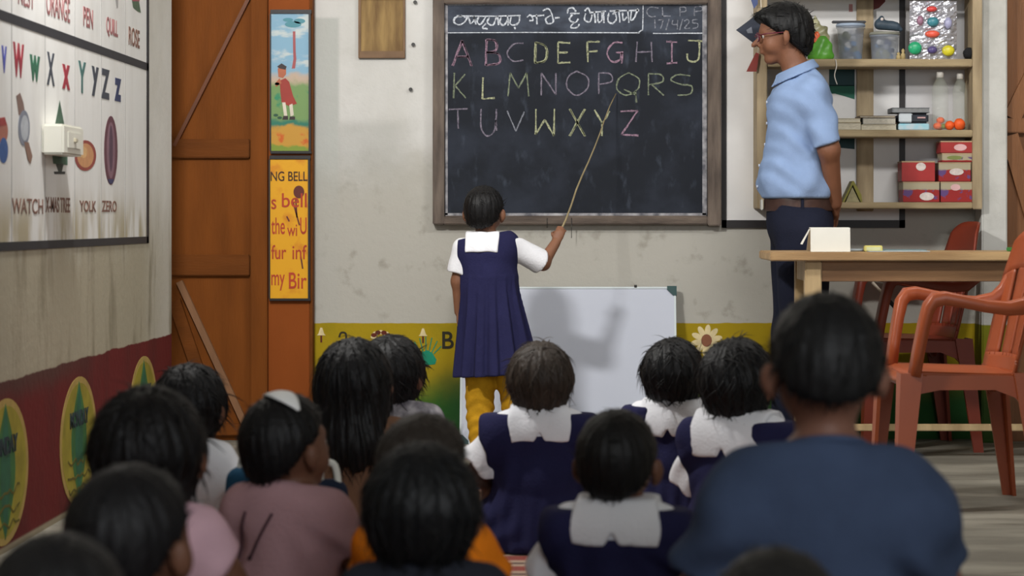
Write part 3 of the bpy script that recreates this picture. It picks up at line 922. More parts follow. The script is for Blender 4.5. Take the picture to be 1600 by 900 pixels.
# ------------------------------------------------------------------ alphabet chart painted on the left wall
t = thing('alphabet_chart', 'large white alphabet chart with black borders and letters V to Z on the left wall', 'alphabet chart')
xs = XL + 0.002
def pl(px, py):
    Y = FPX * -XL / (VPX - px)
    return (Y, HCAM - (py - VPY) * Y / FPX)
zb_, zm_, ztop, yr, yl = 0.827, 1.4485, 2.08, 8.264, 4.33
cwl = NT('alphabet_chart_white', 0.7)
st = cwl.noise(8, 5, (1, 1, 0.3))
c_ = cwl.mix(cwl.ramp(st, 0.4, 0.7), (218, 217, 214), (208, 206, 202))
c_ = cwl.mix(cwl.math('MULTIPLY', cwl.ramp(st, 0.38, 0.62), cwl.ramp(cwl.z, 1.02, 0.86, 0, 0.85)), c_, (160, 148, 116))
cwl = cwl.done(c_)
bm = nb(); box(bm, XL, xs, yl, yr, zb_, ztop); obj('chart_panel', bm, cwl, t)
bm = nb()
for a in ((yl, yr + .03, zb_ - .012, zb_ + .012), (yl, yr + .03, zm_ - .0135, zm_ + .0135), (yr, yr + .045, zb_ - .012, ztop), (yl, yr + .03, ztop - .012, ztop + .012)):
    box(bm, XL, xs + .0015, *a)
obj('chart_border', bm, mat('chart_border_black', (38, 38, 44), 0.6, 0.15, 12), t)
bm = nb()
cols = [4.33 + .3925 * k for k in range(11)]
cols = [8.264 - .3945 * k for k in range(1, 10)]
for y_ in cols:
    box(bm, XL, xs + .0006, y_ - .004, y_ + .004, zb_, ztop)
obj('column_lines', bm, mat('chart_line', (168, 166, 164), 0.7), t)
lm = {n_: mat('chart_letter_' + n_, c_, 0.7, 0.1, 20) for n_, c_ in (('violet', (74, 78, 158)), ('red', (148, 44, 58)), ('green', (46, 98, 74)), ('grey', (62, 66, 76)), ('teal', (66, 104, 100)), ('navy', (48, 56, 92)), ('maroon', (142, 92, 92)), ('brown', (120, 88, 76)), ('dark', (60, 58, 60)))}
def wall_text(s, px0, py0, px1, py1, m, bold=0.02):
    """lettering whose box runs from the lower left pixel to the upper right pixel"""
    y0, z0 = pl(px0, py0); y1, z1 = pl(px1, py1)
    y0b, z0b = pl(px1, py0)
    text_mesh('chart_letter' if len(s) < 3 else 'chart_word', s, m, t, WALL_LEFT, (xs, y0, z0), y1 - y0, z1 - z0, bold)
wall_text('V', -22, 107, -8, 60, lm['violet']); wall_text('v', 1, 113, 9, 73, lm['violet'])
wall_text('W', 19, 119, 36, 70, lm['red'], 0.05); wall_text('w', 45, 125, 61, 89, lm['green'], 0.04)
wall_text('X', 72, 132, 84, 84, lm['grey'], 0.03); wall_text('x', 96, 138, 108, 103, lm['red'], 0.04)
wall_text('Y', 121, 144, 133, 98, lm['teal'], 0.03); wall_text('y', 142, 149, 153, 106, lm['grey'], 0.04)
wall_text('Z', 157, 153, 170, 110, lm['grey'], 0.04); wall_text('z', 178, 157, 188, 124, lm['navy'], 0.04)
wall_text('NEST', 27, 6, 52, -14, lm['maroon'], 0.01); wall_text('ORANGE', 71, 22, 108, 0, lm['maroon'], 0.01); wall_text('PEN', 129, 40, 144, 16, lm['maroon'], 0.02)
wall_text('QUILL', 165, 56, 183, 33, lm['maroon'], 0.02); wall_text('ROSE', 200, 70, 217, 48, lm['brown'], 0.02)
wall_text('WATCH', 17, 334, 66, 311, lm['brown'], 0.012); wall_text('X-MAS TREE', 70, 332, 108, 309, lm['brown'], 0.012)
wall_text('YOLK', 123, 331, 149, 314, lm['brown'], 0.02); wall_text('ZERO', 158, 331, 181, 314, lm['brown'], 0.02)
def pic(name, parts):
    bm = nb(); ms = []
    for i, (pts, rgb) in enumerate(parts):
        mm = mat('chart_paint_%d_%d_%d' % rgb, rgb, 0.7, 0.12, 40)
        if mm not in ms: ms.append(mm)
        blob(bm, [pl(*p) for p in pts], WALL_LEFT, (xs, 0, 0), 0.0008 + 0.0002 * i, ms.index(mm))
    obj(name, bm, ms, t)
def epx(cx, cy, rx, ry, n=24): return [(cx + rx * math.cos(2 * PI * k / n), cy - ry * math.sin(-2 * PI * k / n)) for k in range(n)]
pic('watch_picture', [([(24, 150), (30, 145), (35, 160), (38, 178), (28, 180)], (120, 96, 88)), (epx(36, 200, 9, 28), (118, 122, 134)), (epx(37, 200, 6, 20), (168, 172, 178)), ([(36, 222), (43, 222), (49, 244), (46, 256), (42, 250)], (130, 100, 86))])
pic('tree_picture', [([(92, 157), (85, 194), (99, 194)], (62, 86, 70)), ([(80, 238), (104, 232), (104, 258), (82, 256)], (66, 96, 78)), ([(86, 256), (98, 256), (95, 268), (90, 268)], (60, 66, 60)), ([(83, 268), (100, 268), (100, 272), (84, 272)], (52, 56, 54))])
pic('yolk_picture', [(epx(132, 243, 17, 24), (140, 66, 58)), (epx(132, 243, 13, 19), (190, 138, 96)), (epx(129, 238, 6, 9), (202, 160, 110))])
pic('zero_picture', [(epx(172, 235, 10.5, 54), (96, 58, 68)), (epx(172, 235, 6.5, 44), (128, 96, 108)), (epx(172, 232, 3, 36), (84, 60, 76)), ([(167, 280), (177, 280), (174, 287), (170, 287)], (58, 60, 96))])
pic('vase_picture', [(epx(2, 205, 9, 20), (160, 100, 84)), (epx(4, 235, 7, 20), (56, 86, 140)), ([(-6, 185), (6, 183), (9, 195), (-6, 198)], (150, 60, 58))])
pic('rose_leaf_picture', [([(205, 0), (216, 2), (219, 20), (214, 18), (207, 12)], (76, 96, 74)), ([(203, -12), (214, -14), (217, 2), (206, 2)], (150, 80, 90))])
pic('quill_picture', [([(178, -10), (184, -12), (183, 12), (181, 12)], (150, 148, 146))])
# painted ovals on the red band
for k, (yc_, zc_, word) in enumerate(((6.225, 0.218, 'SUNDAY'), (7.145, 0.215, 'MONDAY'), (8.215, 0.215, 'TUESDAY'))):
    lab = ('leftmost yellow oval with a green leaf painted on the red wall band', 'middle yellow oval with a green leaf and dark word painted on the red wall band', 'yellow oval nearest the door, half hidden by dark heads, on the red wall band')[k]
    tt = thing('painted_oval', lab, 'wall painting', group='yellow ovals on the red wall band')
    def S(pts, mi, d): blob(bm, pts, WALL_LEFT, (XL + .0005, yc_, zc_), d, mi)
    bm = nb()
    S(ring2(0, 0, .262, .198, 40), 0, .001); S(ring2(0, 0, .235, .178, 40), 1, .0014)
    obj('oval_ground', bm, [mat('oval_rim', (166, 140, 76), 0.7, 0.15, 20), mat('oval_yellow', (146, 134, 40), 0.7, 0.2, 14)], tt)
    bm = nb()
    lf = [(0.11 * math.sin(PI * i / 12) ** 1.1, .185 - .37 * i / 12) for i in range(13)]
    S(lf + [(-p[0], p[1]) for p in reversed(lf[1:-1])], 0, .0017)
    lf2 = [(p[0] * .5, p[1] * .97) for p in lf]
    S(lf2 + [(-p[0], p[1]) for p in reversed(lf2[1:-1])], 1, .002)
    obj('leaf_painting', bm, [mat('oval_green', (52, 102, 52), 0.7, 0.2, 20), mat('oval_teal', (36, 92, 66), 0.7, 0.2, 20)], tt)
    text_mesh('day_word', word, mat('oval_word', (24, 44, 50), 0.7), tt, WALL_LEFT, (XL + .003, yc_ - .13, zc_ + .045), .26, .05, 0.045)
    bm = nb()
    rr = random.Random(k)
    for r_ in range(3):
        yy = -.06 - .045 * r_
        pts = [(-.15 + .3 * i / 9 + rr.uniform(-.01, .01), yy + rr.uniform(-.014, .014)) for i in range(10)]
        ribbon(bm, smooth_line(pts, 3), .007, WALL_LEFT, (XL + .0005, yc_, zc_), depth=.0024)
    obj('scribbled_words', bm, mat('oval_scribble', (92, 84, 24), 0.8), tt)
# white wall box between watch and tree
t = thing('switch_box', 'white plastic switch box on the chart between watch and tree pictures', 'switch box')
y0, z0 = pl(53, 240); y1, z1 = pl(84, 197)
bm = nb(); box(bm, xs + .001, xs + .065, y0 + .08, y1 + .1, z0 + .0, z1 - .0, 0.006); obj('box_body', bm, mat('cream_plastic', (216, 214, 202), 0.4, 0.03, 5), t)
bm = nb(); box(bm, xs + .065, xs + .068, y0 + .13, y1 + .05, z0 + .02, z1 - .02, 0.002); obj('box_lid', bm, mat('cream_plastic', (216, 214, 202), 0.4, 0.03, 5), t)
bm = nb(); box(bm, xs + .065, xs + .075, y0 + .2, y1 - .02, z0 + .05, z1 - .05, 0.002); obj('switch', bm, mat('cream_switch', (180, 172, 150), 0.4, 0.03, 5), t)

# ------------------------------------------------------------------ wall shelf
SF, SBK = 9.24, YW - 0.010                     # front edge, back
def sx(px): return pxX(px, SF)
def sz(py): return pxZ(py, SF)
shelf_wood = mat('shelf_wood', (160, 142, 108), 0.6, 0.16, 6, 0.12, 50, (0.7, 4, 4), var2=(130, 112, 82))
shelf_wood_v = mat('shelf_wood_upright', (164, 146, 116), 0.6, 0.16, 6, 0.12, 50, (4, 4, 0.7), var2=(134, 116, 88))
shelf = thing('wall_shelf', 'open wooden wall shelf with three boards holding boxes, bottles and toys', 'shelf')
for name_, (x0, x1, z0, z1) in {'upright': (1183, 1199, sz(326), 1.95), 'upright.': (1520, 1535, sz(327), 1.95)}.items():
    bm = nb(); box(bm, sx(x0), sx(x1), SF, SBK, z0, z1, 0.003); obj('upright', bm, shelf_wood_v, shelf)
bm = nb(); box(bm, pxX(1338, SBK), pxX(1364, SBK), SBK - 0.02, SBK, sz(330), 1.95, 0.003); obj('batten', bm, shelf_wood_v, shelf)
for py0, py1 in ((92, 104), (203, 214), (316, 326)):
    bm = nb(); box(bm, sx(1199), sx(1520), SF + 0.004, SBK - 0.021, sz(py1), sz(py0), 0.003); obj('shelf_board', bm, shelf_wood, shelf)
bm = nb(); box(bm, sx(1199), sx(1520), SF + 0.004, SBK - 0.021, sz(-8), sz(-20), 0.003); obj('shelf_board', bm, shelf_wood, shelf)
T1, T2, T3 = sz(92) + .0006, sz(203) + .0006, sz(316) + .0006

YI = 9.30
def ix(px, Y=YI): return pxX(px, Y)
# boxes on the bottom board
def box_material(name, kind):
    n = NT(name, 0.5)
    v = n.noise(24, 3)
    hi = {'red': 0.62, 'cream': 0.2}[kind]
    mp = n.t.nodes.new('ShaderNodeTexCoord')
    sp = n.t.nodes.new('ShaderNodeSeparateXYZ')
    n.t.links.new(mp.outputs['Generated'], sp.inputs[0])
    gz = n.math('ADD', sp.outputs[2], n.math('MULTIPLY', n.math('SUBTRACT', v, 0.5), 0.25))
    c = n.mix(n.ramp(gz, hi, hi + 0.06), (150, 40, 38), (168, 158, 132))
    c = n.mix(n.math('MULTIPLY', n.ramp(v, 0.56, 0.62), n.ramp(gz, 0.75, 0.6)), c, (96, 70, 120))
    return n.done(c)
bmats = {'red': box_material('carton_red', 'red'), 'cream': box_material('carton_cream', 'cream')}
bmats['bright'] = mat('carton_bright_red', (160, 44, 42), 0.5, 0.1, 20)
labw, labp, labg = mat('carton_label', (208, 196, 190), 0.5, 0.15, 60), mat('carton_label_pink', (214, 170, 170), 0.5), mat('carton_green', (120, 130, 70), 0.6)
lid_ = mat('carton_lid', (176, 150, 118), 0.6, 0.15, 10)
def carton(px0, px1, z0, hpx, depth, m, label, lab, Y0=SF + 0.02):
    x0, x1 = ix(px0, Y0), ix(px1, Y0)
    h = hpx / (FPX / Y0)
    t = thing('cardboard_box', label, 'box', ((x0 + x1) / 2, Y0 + depth / 2, z0), group='printed cartons on the bottom shelf')
    w = (x1 - x0) / 2
    bm = nb(); box(bm, -w, w, -depth / 2, depth / 2, 0, h - 0.004, 0.002); obj('carton_body', bm, m, t)
    bm = nb(); box(bm, -w - .001, w + .001, -depth / 2 - .001, depth / 2, h - 0.006, h - .0005, 0.001); obj('carton_flap', bm, lid_, t)
    cx, cz, lw, lh, lm_ = lab
    bm = nb(); blob(bm, ring2(cx * w, cz * h, lw * w, lh * h, 14), Matrix(((1, 0, 0), (0, 0, -1), (0, 1, 0))).to_4x4(), (0, -depth / 2 - .0005, 0), 0.001); obj('carton_label', bm, lm_, t)
    return z0 + h
a = carton(1411, 1468, T3, 32, 0.13, bmats['red'], 'red and cream carton at the bottom of the left pile on the lowest shelf board', (0.3, .28, .4, .2, labw))
carton(1409, 1461, a + .0008, 32, 0.12, bmats['bright'], 'bright red carton with pale label on top of the left carton pile', (0.15, .72, .3, .2, labw), SF + .022)
a = carton(1470, 1521, T3, 32, 0.13, bmats['red'], 'red and cream carton at the bottom of the right pile beside the shelf upright', (-.1, .72, .3, .16, labp))
a = carton(1467, 1517, a + .0008, 30, 0.13, bmats['red'], 'red and cream carton second from the bottom of the right pile', (0.1, .5, .45, .18, labw), SF + .021)
a = carton(1472, 1521, a + .0008, 14, 0.12, bmats['cream'], 'flat cream carton squeezed under the top red box of the right pile', (-.2, .5, .5, .22, labg), SF + .021)
a = carton(1470, 1523, a + .0008, 19, 0.12, bmats['bright'], 'red carton on top of the right pile, under the middle shelf board', (0.15, .45, .38, .28, labp), SF + .021)
# leaning open book on the bottom board
t = thing('leaning_book', 'greenish yellow book standing half open on the bottom shelf behind the teacher', 'book', (ix(1330), SF + 0.07, T3))
bm = nb(); pts = [(-.04, 0.0), (.0, .085), (.006, .085), (.036, .03), (.040, 0.0), (.034, 0.0), (.002, .07), (-.032, 0.0)]
prism(bm, pts, 'y', -.05, .05); obj('book_cover', bm, mat('olive_book', (128, 122, 52), 0.6, 0.25, 20), t)
bm = nb(); prism(bm, [(-.026, 0.0), (.0, .06), (.03, .0)], 'y', -.046, .046); obj('book_pages', bm, mat('old_pages', (150, 142, 108), 0.8, 0.2, 60), t)

# middle board: book piles, packets, bottles
def book(px0, px1, z, h, Y0, depth, cover, label, name='book', page=(188, 180, 160), rot=0.0):
    x0, x1 = ix(px0, Y0), ix(px1, Y0)
    t = thing(name, label, 'book', ((x0 + x1) / 2, Y0 + depth / 2, z), rot, group='books lying on the middle shelf')
    w, d = (x1 - x0) / 2, depth / 2
    bm = nb(); box(bm, -w + .003, w - .002, -d + .003, d - .003, .0018, h - .0018); obj('book_pages', bm, mat('pages_%d_%d_%d' % page, page, 0.85, 0.2, 90, stretch=(1, 1, 8)), t)
    bm = nb(); box(bm, -w, w, -d, d, 0, .0018, .0006); box(bm, -w, w, -d, d, h - .0018, h, .0006); box(bm, -w, -w + .003, -d, d, 0, h, .0006)
    obj('book_cover', bm, cover, t)
    return z + h + .0006
cv = {n_: mat('cover_' + n_, c_, 0.6, 0.12, 14) for n_, c_ in (('beige', (168, 154, 124)), ('grey', (112, 110, 104)), ('brown', (112, 92, 70)), ('cream', (196, 186, 160)), ('slate', (96, 100, 104)), ('teal', (96, 160, 176)))}
Yb = SF + 0.015
z = book(1306, 1346, T2, .030, Yb, .15, cv['beige'], 'thick beige book lowest of the pile beside the teacher on the middle board')
z = book(1308, 1345, z, .016, Yb, .14, cv['cream'], 'cream book on top of the beige book beside the teacher')
z = book(1346, 1401, T2, .022, Yb, .15, cv['cream'], 'pale thick book at the bottom of the middle book pile')
z = book(1348, 1400, z, .026, Yb, .14, cv['grey'], 'grey-edged book second in the middle book pile', page=(176, 170, 156))
z = book(1343, 1399, z, .008, Yb, .15, cv['brown'], 'thin brown book topmost of the middle book pile')
# blue and white packets
t = thing('stationery_packet', 'white and sky-blue packet under the grey book on the middle board', 'packet', (ix(1426), Yb + .06, T2))
bm = nb(); box(bm, -.062, .062, -.05, .05, 0, .026, .003); obj('packet_body', bm, mat('packet_blue', (120, 176, 190), 0.4, 0.25, 30, var2=(196, 200, 204)), t)
t = thing('folded_cloth', 'white and dark folded cloth packet with a pale square, on the blue packet', 'packet', (ix(1426), Yb + .06, T2 + .0266))
bm = nb(); box(bm, -.062, .060, -.05, .05, 0, .042, .008); obj('cloth_fold', bm, mat('packet_dark', (44, 48, 56), 0.7, 0.3, 30), t)
bm = nb(); box(bm, -.060, -.006, -.053, .0, .004, .044, .004); obj('pale_square', bm, mat('packet_white', (196, 204, 208), 0.6), t)
bm = nb(); box(bm, .01, .05, -.053, .0, .016, .03, .004); obj('pink_strip', bm, mat('packet_pink', (186, 150, 150), 0.6), t)
book(1394, 1453, T2 + .0694, .020, Yb, .14, cv['slate'], 'slate grey book lying on top of the folded cloth packet', page=(130, 132, 132))
# two clear bottles
pet = glass_mat('clear_plastic', (190, 196, 180), 0.15, 0.08)
def bottle(px, r, h, label, fill, Y):
    t = thing('plastic_bottle', label, 'bottle', (ix(px, Y), Y, T2), group='clear plastic bottles on the middle shelf')
    bm = nb()
    prof = [(r * .9, 0), (r, .006)]
    for k in range(8):
        z_ = .01 + (h * .62 - .01) * k / 7
        prof += [(r, z_), (r * .95, z_ + .006), (r, z_ + .012)]
    prof += [(r, h * .70), (r * .8, h * .8), (r * .42, h * .9), (r * .38, h * .93)]
    lathe(bm, prof, 28); obj('bottle_body', bm, pet, t)
    bm = nb(); lathe(bm, [(r * .36, h * .9), (r * .44, h * .905), (r * .44, h * .985), (r * .40, h)], 24); obj('bottle_cap', bm, mat('bottle_cap', (190, 186, 178), 0.5), t)
    for k, (dx, dy, dz, s_, m_) in enumerate(fill):
        bm = nb(); ball(bm, (0, 0, 0), (s_, s_, s_ * .8), seg=12, rings=8); o = obj('bottle_filling', bm, m_, t, (dx, dy, dz))
orange_ = mat('orange_scrap', (226, 92, 38), 0.5, 0.2, 30); green_ = mat('green_scrap', (110, 120, 40), 0.5, 0.2, 30); dark_ = mat('dark_scrap', (70, 56, 44), 0.6)
bottle(1469, .034, .235, 'clear ribbed plastic bottle left of the other, with orange scraps inside', [(-.012, -.008, .017, .018, orange_), (.014, -.01, .016, .014, green_), (0, .01, .012, .014, orange_), (0, -.006, .040, .017, orange_)], SF + .06)
bottle(1500, .030, .230, 'clear plastic bottle beside the right upright with orange and dark scraps inside', [(.0, -.010, .012, .013, dark_), (-.010, .008, .014, .012, green_), (.012, .006, .012, .012, dark_)], SF + .07)
# oranges paper balls beside the bottles
for px, r, y_, lab in ((1484, .019, SF + .03, 'orange paper ball in front of the two bottles'), (1499, .024, SF + .034, 'largest orange paper ball in front of the right bottle')):
    bm = nb(); ball(bm, (0, 0, 0), r, seg=14, rings=10)
    rr = random.Random(px)
    for v in bm.verts: v.co *= 1 + rr.uniform(-.06, .06)
    tag(obj('paper_ball', bm, orange_, None, (ix(px, y_), y_, T2 + r * .97)), lab, 'paper ball', 'orange paper balls')

# top board: green pouch, two tubs, toy, little bits, toy packet, dark ball
t = thing('snack_pouch', 'green and orange pouch with a pointed clear top, beside the teacher head', 'pouch', (ix(1282), SF + .07, T1))
def pouch(x, y, z): pass
F_ = Field((-.07, -.05, -.01), (.07, .05, .14), .004)
F_.add([cone((0, 0, .02), (0, 0, .05), .052, .036, (0, 1, 0), 1.7), cone((0, 0, .05), (.0, 0, .072), .036, .026, (0, 1, 0), 1.8)], .02)
D_ = smax(F_.D + folds(F_, 2, .003, 120), -(F_.z - .001) + 0 * F_.x, .003)
to_mesh('pouch_body', *F_.mesh(D_), mat('pouch_green', (88, 152, 52), 0.35, 0.3, 14, var2=(70, 130, 40)), t)
F_ = Field((-.06, -.04, .05), (.06, .04, .20), .004)
F_.add([cone((-.012, 0, .078), (-.01, 0, .1), .028, .022, (0, 1, 0), 1.8)], .02)
to_mesh('pouch_label', *F_.mesh(F_.D + folds(F_, 3, .003, 120)), mat('pouch_orange', (214, 92, 40), 0.4, 0.2, 20), t)
F_ = Field((-.06, -.04, .05), (.06, .04, .22), .004)
F_.add([cone((-.006, 0, .09), (-.022, 0, .185), .026, .005, (0, 1, 0), 2.2), cone((.006, 0, .08), (.016, 0, .13), .022, .006, (0, 1, 0), 2.2)], .02)
to_mesh('pouch_top', *F_.mesh(F_.D + folds(F_, 4, .003, 140)), mat('pouch_wrap', (150, 146, 112), 0.3, 0.3, 30, var2=(96, 96, 70)), t)
tubm = glass_mat('frosted_tub', (176, 184, 196), 0.42, 0.3)
def tub(px, r0, r1, h, label, lidm, Y, seed, handle=False):
    t = thing('plastic_tub', label, 'tub', (ix(px, Y), Y, T1), group='frosted tubs on the top shelf')
    bm = nb(); lathe(bm, [(r0 * .95, 0), (r0, .004), (r1 * .97, h - .012), (r1 * 1.05, h - .010), (r1 * 1.05, h - .002), (r1 * .9, h - .002)], 32); obj('tub_body', bm, tubm, t)
    bm = nb(); lathe(bm, [(r1 * 1.06, h - .002), (r1 * 1.08, h + .004), (r1 * 1.0, h + .010), (r1 * .3, h + .012)], 32); obj('tub_lid', bm, lidm, t)
    rr = random.Random(seed)
    cm = [mat('tub_scrap_' + n_, c_, 0.6) for n_, c_ in (('navy', (36, 44, 84)), ('blue', (84, 130, 176)), ('white', (200, 200, 200)), ('olive', (110, 110, 70)), ('grey', (110, 116, 128)))]
    for i in range(14):
        a = rr.uniform(0, 6.28); q = rr.uniform(.2, .72) * r0
        bm = nb(); s_ = rr.uniform(.010, .017); box(bm, -s_, s_, -s_ * .7, s_ * .7, -s_ * .8, s_ * .8, .003)
        obj('tub_filling', bm, cm[i % 5], t, (q * math.cos(a), q * math.sin(a), .016 + (h - .045) * rr.random()), (rr.random(), rr.random(), rr.random()))
    if handle:
        bm = nb(); box(bm, -r1 * 1.35, r1 * 1.1, -r1 * .3, r1 * .3, h + .0125, h + .022, .003); obj('flat_strip', bm, mat('dark_strip', (58, 58, 62), 0.6), t)
tub(1329, .046, .056, .137, 'taller frosted tub with a dark strip across its lid on the top shelf', mat('tub_lid_blue', (150, 164, 182), 0.4), SF + .085, 4, True)
tub(1382, .052, .058, .102, 'shorter frosted tub with a dark toy on its lid on the top shelf', mat('tub_lid_olive', (132, 132, 120), 0.4), SF + .08, 9)
t = thing('dark_toy', 'dark blue-grey toy lying on the lid of the shorter tub', 'toy', (ix(1387), SF + .08, T1 + .1142))
F_ = Field((-.06, -.04, -.01), (.07, .04, .08), .004)
F_.add([cone((-.03, 0, .03), (.035, 0, .022), .022, .018), cone((-.03, 0, .035), (-.022, 0, .056), .012, .010), cone((.02, 0, .03), (.055, 0, .010), .012, .009)], .01)
to_mesh('toy_body', *F_.mesh(smax(F_.D, -(F_.z) + 0 * F_.x, .002)), mat('toy_slate', (58, 72, 84), 0.5, 0.25, 20), t)
bm = nb(); ball(bm, (-.022, -.014, .050), .007); obj('toy_eye', bm, labw, t)
for px, h_, lab in ((1404, .030, 'small wooden peg left of the toy packet on the top shelf'), (1411, .044, 'taller wooden peg touching the toy packet on the top shelf')):
    bm = nb(); lathe(bm, [(.010, 0), (.009, h_ * .5), (.005, h_ * .6), (.007, h_ * .85), (.002, h_)], 14)
    tag(obj('wooden_peg', bm, mat('peg_wood', (170, 150, 104), 0.6), None, (ix(px, SF + .05), SF + .05, T1)), lab, 'wooden peg', 'wooden pegs')
t = thing('toy_packet', 'shiny clear packet of coloured toys standing at the right of the top shelf', 'toy packet', (ix(1458), SF + .06, T1))
bm = nb()
rr = random.Random(5)
W_, H_ = .095, .236
nu, nv = 14, 30
g = [[bm.verts.new((-W_ + 2 * W_ * i / nu, -.020 * (1 - (2 * i / nu - 1) ** 4) * (0.4 + .6 * math.sin(PI * j / nv)) + rr.uniform(-.004, .004), H_ * j / nv)) for i in range(nu + 1)] for j in range(nv + 1)]
gb = [[bm.verts.new((-W_ + 2 * W_ * i / nu, .012 * (1 - (2 * i / nu - 1) ** 4) * math.sin(PI * j / nv) + .002, H_ * j / nv)) for i in range(nu + 1)] for j in range(nv + 1)]
for j in range(nv):
    for i in range(nu):
        bm.faces.new((g[j][i], g[j][i + 1], g[j + 1][i + 1], g[j + 1][i])); bm.faces.new((gb[j][i], gb[j + 1][i], gb[j + 1][i + 1], gb[j][i + 1]))
    for i in (0, nu):
        bm.faces.new((g[j][i], g[j + 1][i], gb[j + 1][i], gb[j][i]) if i == 0 else (g[j][i], gb[j][i], gb[j + 1][i], g[j + 1][i]))
for i in range(nu):
    for j in (0, nv):
        bm.faces.new((g[j][i], gb[j][i], gb[j][i + 1], g[j][i + 1]))
foil = mat('crinkled_film', (200, 200, 208), 0.16, 0.15, 40, 0.5, 60, spec=0.9, metal=0.55)
obj('film_bag', bm, foil, t)
for nm, c_, px, py, rx, ry in (('toy_red', (206, 70, 66), 1456, 14, .022, .012), ('toy_teal', (64, 128, 140), 1458, 34, .024, .020), ('toy_coral', (222, 92, 72), 1457, 53, .030, .015), ('toy_green', (44, 160, 110), 1430, 75, .028, .026), ('toy_purple', (84, 74, 120), 1457, 78, .020, .015), ('toy_yellow', (206, 196, 50), 1482, 79, .026, .022), ('toy_mauve', (150, 110, 130), 1438, 32, .014, .020), ('toy_lilac', (160, 160, 190), 1482, 36, .016, .024)):
    bm = nb(); ball(bm, (0, 0, 0), (rx, .012, ry), seg=16, rings=8)
    obj('packed_toy', bm, mat(nm, c_, 0.3, 0.2, 40), t, (pxX(px, SF + .03) - t.location.x, -.026, pxZ(py, SF + .03) - T1))
bm = nb(); ball(bm, (0, 0, 0), .024, seg=20, rings=14)
rr = random.Random(8)
for v in bm.verts: v.co *= 1 + rr.uniform(-.07, .07)
tag(obj('dark_yarn_ball', bm, mat('black_yarn', (26, 26, 28), 0.9, 0.2, 60), None, (ix(1514, SF + .04), SF + .04, T1 + .0235)), 'black yarn ball at the right end of the top shelf', 'yarn ball')
bm = nb(); pts = [P(1306, 94, SF + .0), P(1307, 104, SF - .004), P(1304, 118, SF - .003), P(1308, 132, SF - .004)]
tube(bm, smooth_line([tuple(p) for p in pts], 5), 0.0022, 6)
tube(bm, [tuple(P(1306, 94, SF)), (P(1306, 94, SF).x, SF + .03, T1 + .001)], 0.0022, 6)
tag(obj('hanging_string', bm, mat('white_string', (205, 200, 190), 0.8)), 'white string hanging over the front edge of the top shelf board', 'string')

# paper fish-like hanging decoration at the left upright
t = thing('paper_streamer', 'dark paper pennant with a red-brown tail hung at the left end of the shelf', 'paper decoration')
Yh = SF - 0.012
def flat(name, pts, m, y0=Yh, th=.004):
    bm = nb(); prism(bm, [tuple((P(*p, Yh).x, P(*p, Yh).z)) for p in pts], 'y', y0 - th, y0); obj(name, bm, m, t)
flat('dark_pennant', [(1150, 47), (1186, 20), (1200, 24), (1198, 62), (1178, 68)], mat('pennant_navy', (40, 46, 60), 0.6, 0.2, 20))
flat('pale_patch', [(1166, 47), (1174, 42), (1176, 52), (1168, 52)], mat('pennant_grey', (116, 120, 130), 0.6), Yh - .004, .002)
flat('red_tail', [(1181, 82), (1186, 84), (1182, 112), (1166, 112)], mat('pennant_red', (134, 54, 46), 0.6, 0.15, 20))
flat('top_strip', [(1169, -14), (1184, -14), (1184, 6), (1178, 14)], mat('pennant_blue', (64, 76, 116), 0.6, 0.15, 20))
bm = nb(); a, b, c = P(1182, 10, Yh - .002), P(1190, 24, Yh - .002), P(1184, 84, Yh - .002); tube(bm, [tuple(P(1187, -30, Yh - .002)), tuple(b), tuple(c)], .0015, 6); obj('streamer_thread', bm, mat('white_string', (205, 200, 190), 0.8), t)

# ------------------------------------------------------------------ teacher's table
tw = mat('table_wood', (176, 146, 104), 0.5, 0.15, 5, 0.1, 50, (0.5, 4, 4), var2=(150, 118, 80))
tw_v = mat('table_wood_leg', (188, 164, 124), 0.5, 0.15, 5, 0.1, 50, (4, 4, 0.5), var2=(160, 134, 96))
tw_ap = mat('table_wood_apron', (132, 98, 66), 0.55, 0.15, 5, 0.1, 50, (0.5, 4, 4), var2=(108, 78, 52))
TY0, TY1 = 8.28, 8.80
ztop = pxZ(394, TY0)
tx0, tx1 = pxX(1204, TY0), 2.12
t = thing('teacher_table', 'long plain wooden table with a foot rail at the right of the room', 'table')
bm = nb(); box(bm, tx0, tx1, TY0, TY1, ztop - .032, ztop, .004); obj('tabletop', bm, tw, t)
ly0, ly1 = TY0 + .04, TY1 - .06
lx0 = pxX(1258, ly0); lx1 = tx1 - .12
lw = .06
za = pxZ(440, ly0)
for x_, y_ in ((lx0, ly0), (lx0, ly1 - lw), (lx1 - lw, ly0), (lx1 - lw, ly1 - lw)):
    bm = nb(); box(bm, x_, x_ + lw, y_, y_ + lw, 0, ztop - .033, .004); obj('leg', bm, tw_v, t)
for a in ((lx0 + lw, lx1 - lw, ly0 + .006, ly0 + .03), (lx0 + lw, lx1 - lw, ly1 - .03, ly1 - .006)):
    bm = nb(); box(bm, *a, za, ztop - .033, .002); obj('apron', bm, tw_ap, t)
for x_ in (lx0 + .004, lx1 - .028):
    bm = nb(); box(bm, x_, x_ + .024, ly0 + lw, ly1 - lw, za, ztop - .033, .002); obj('apron', bm, tw_v, t)
zr = pxZ(672, ly1)
bm = nb(); box(bm, lx0 + lw, lx1 - lw, ly1 - .045, ly1 - .02, zr, zr + .026, .003); obj('foot_rail', bm, tw_v, t)
for x_ in (lx0 + .018, lx1 - .042):
    bm = nb(); box(bm, x_, x_ + .024, ly0 + lw, ly1 - lw, zr, zr + .03, .003); obj('side_rail', bm, tw_v, t)
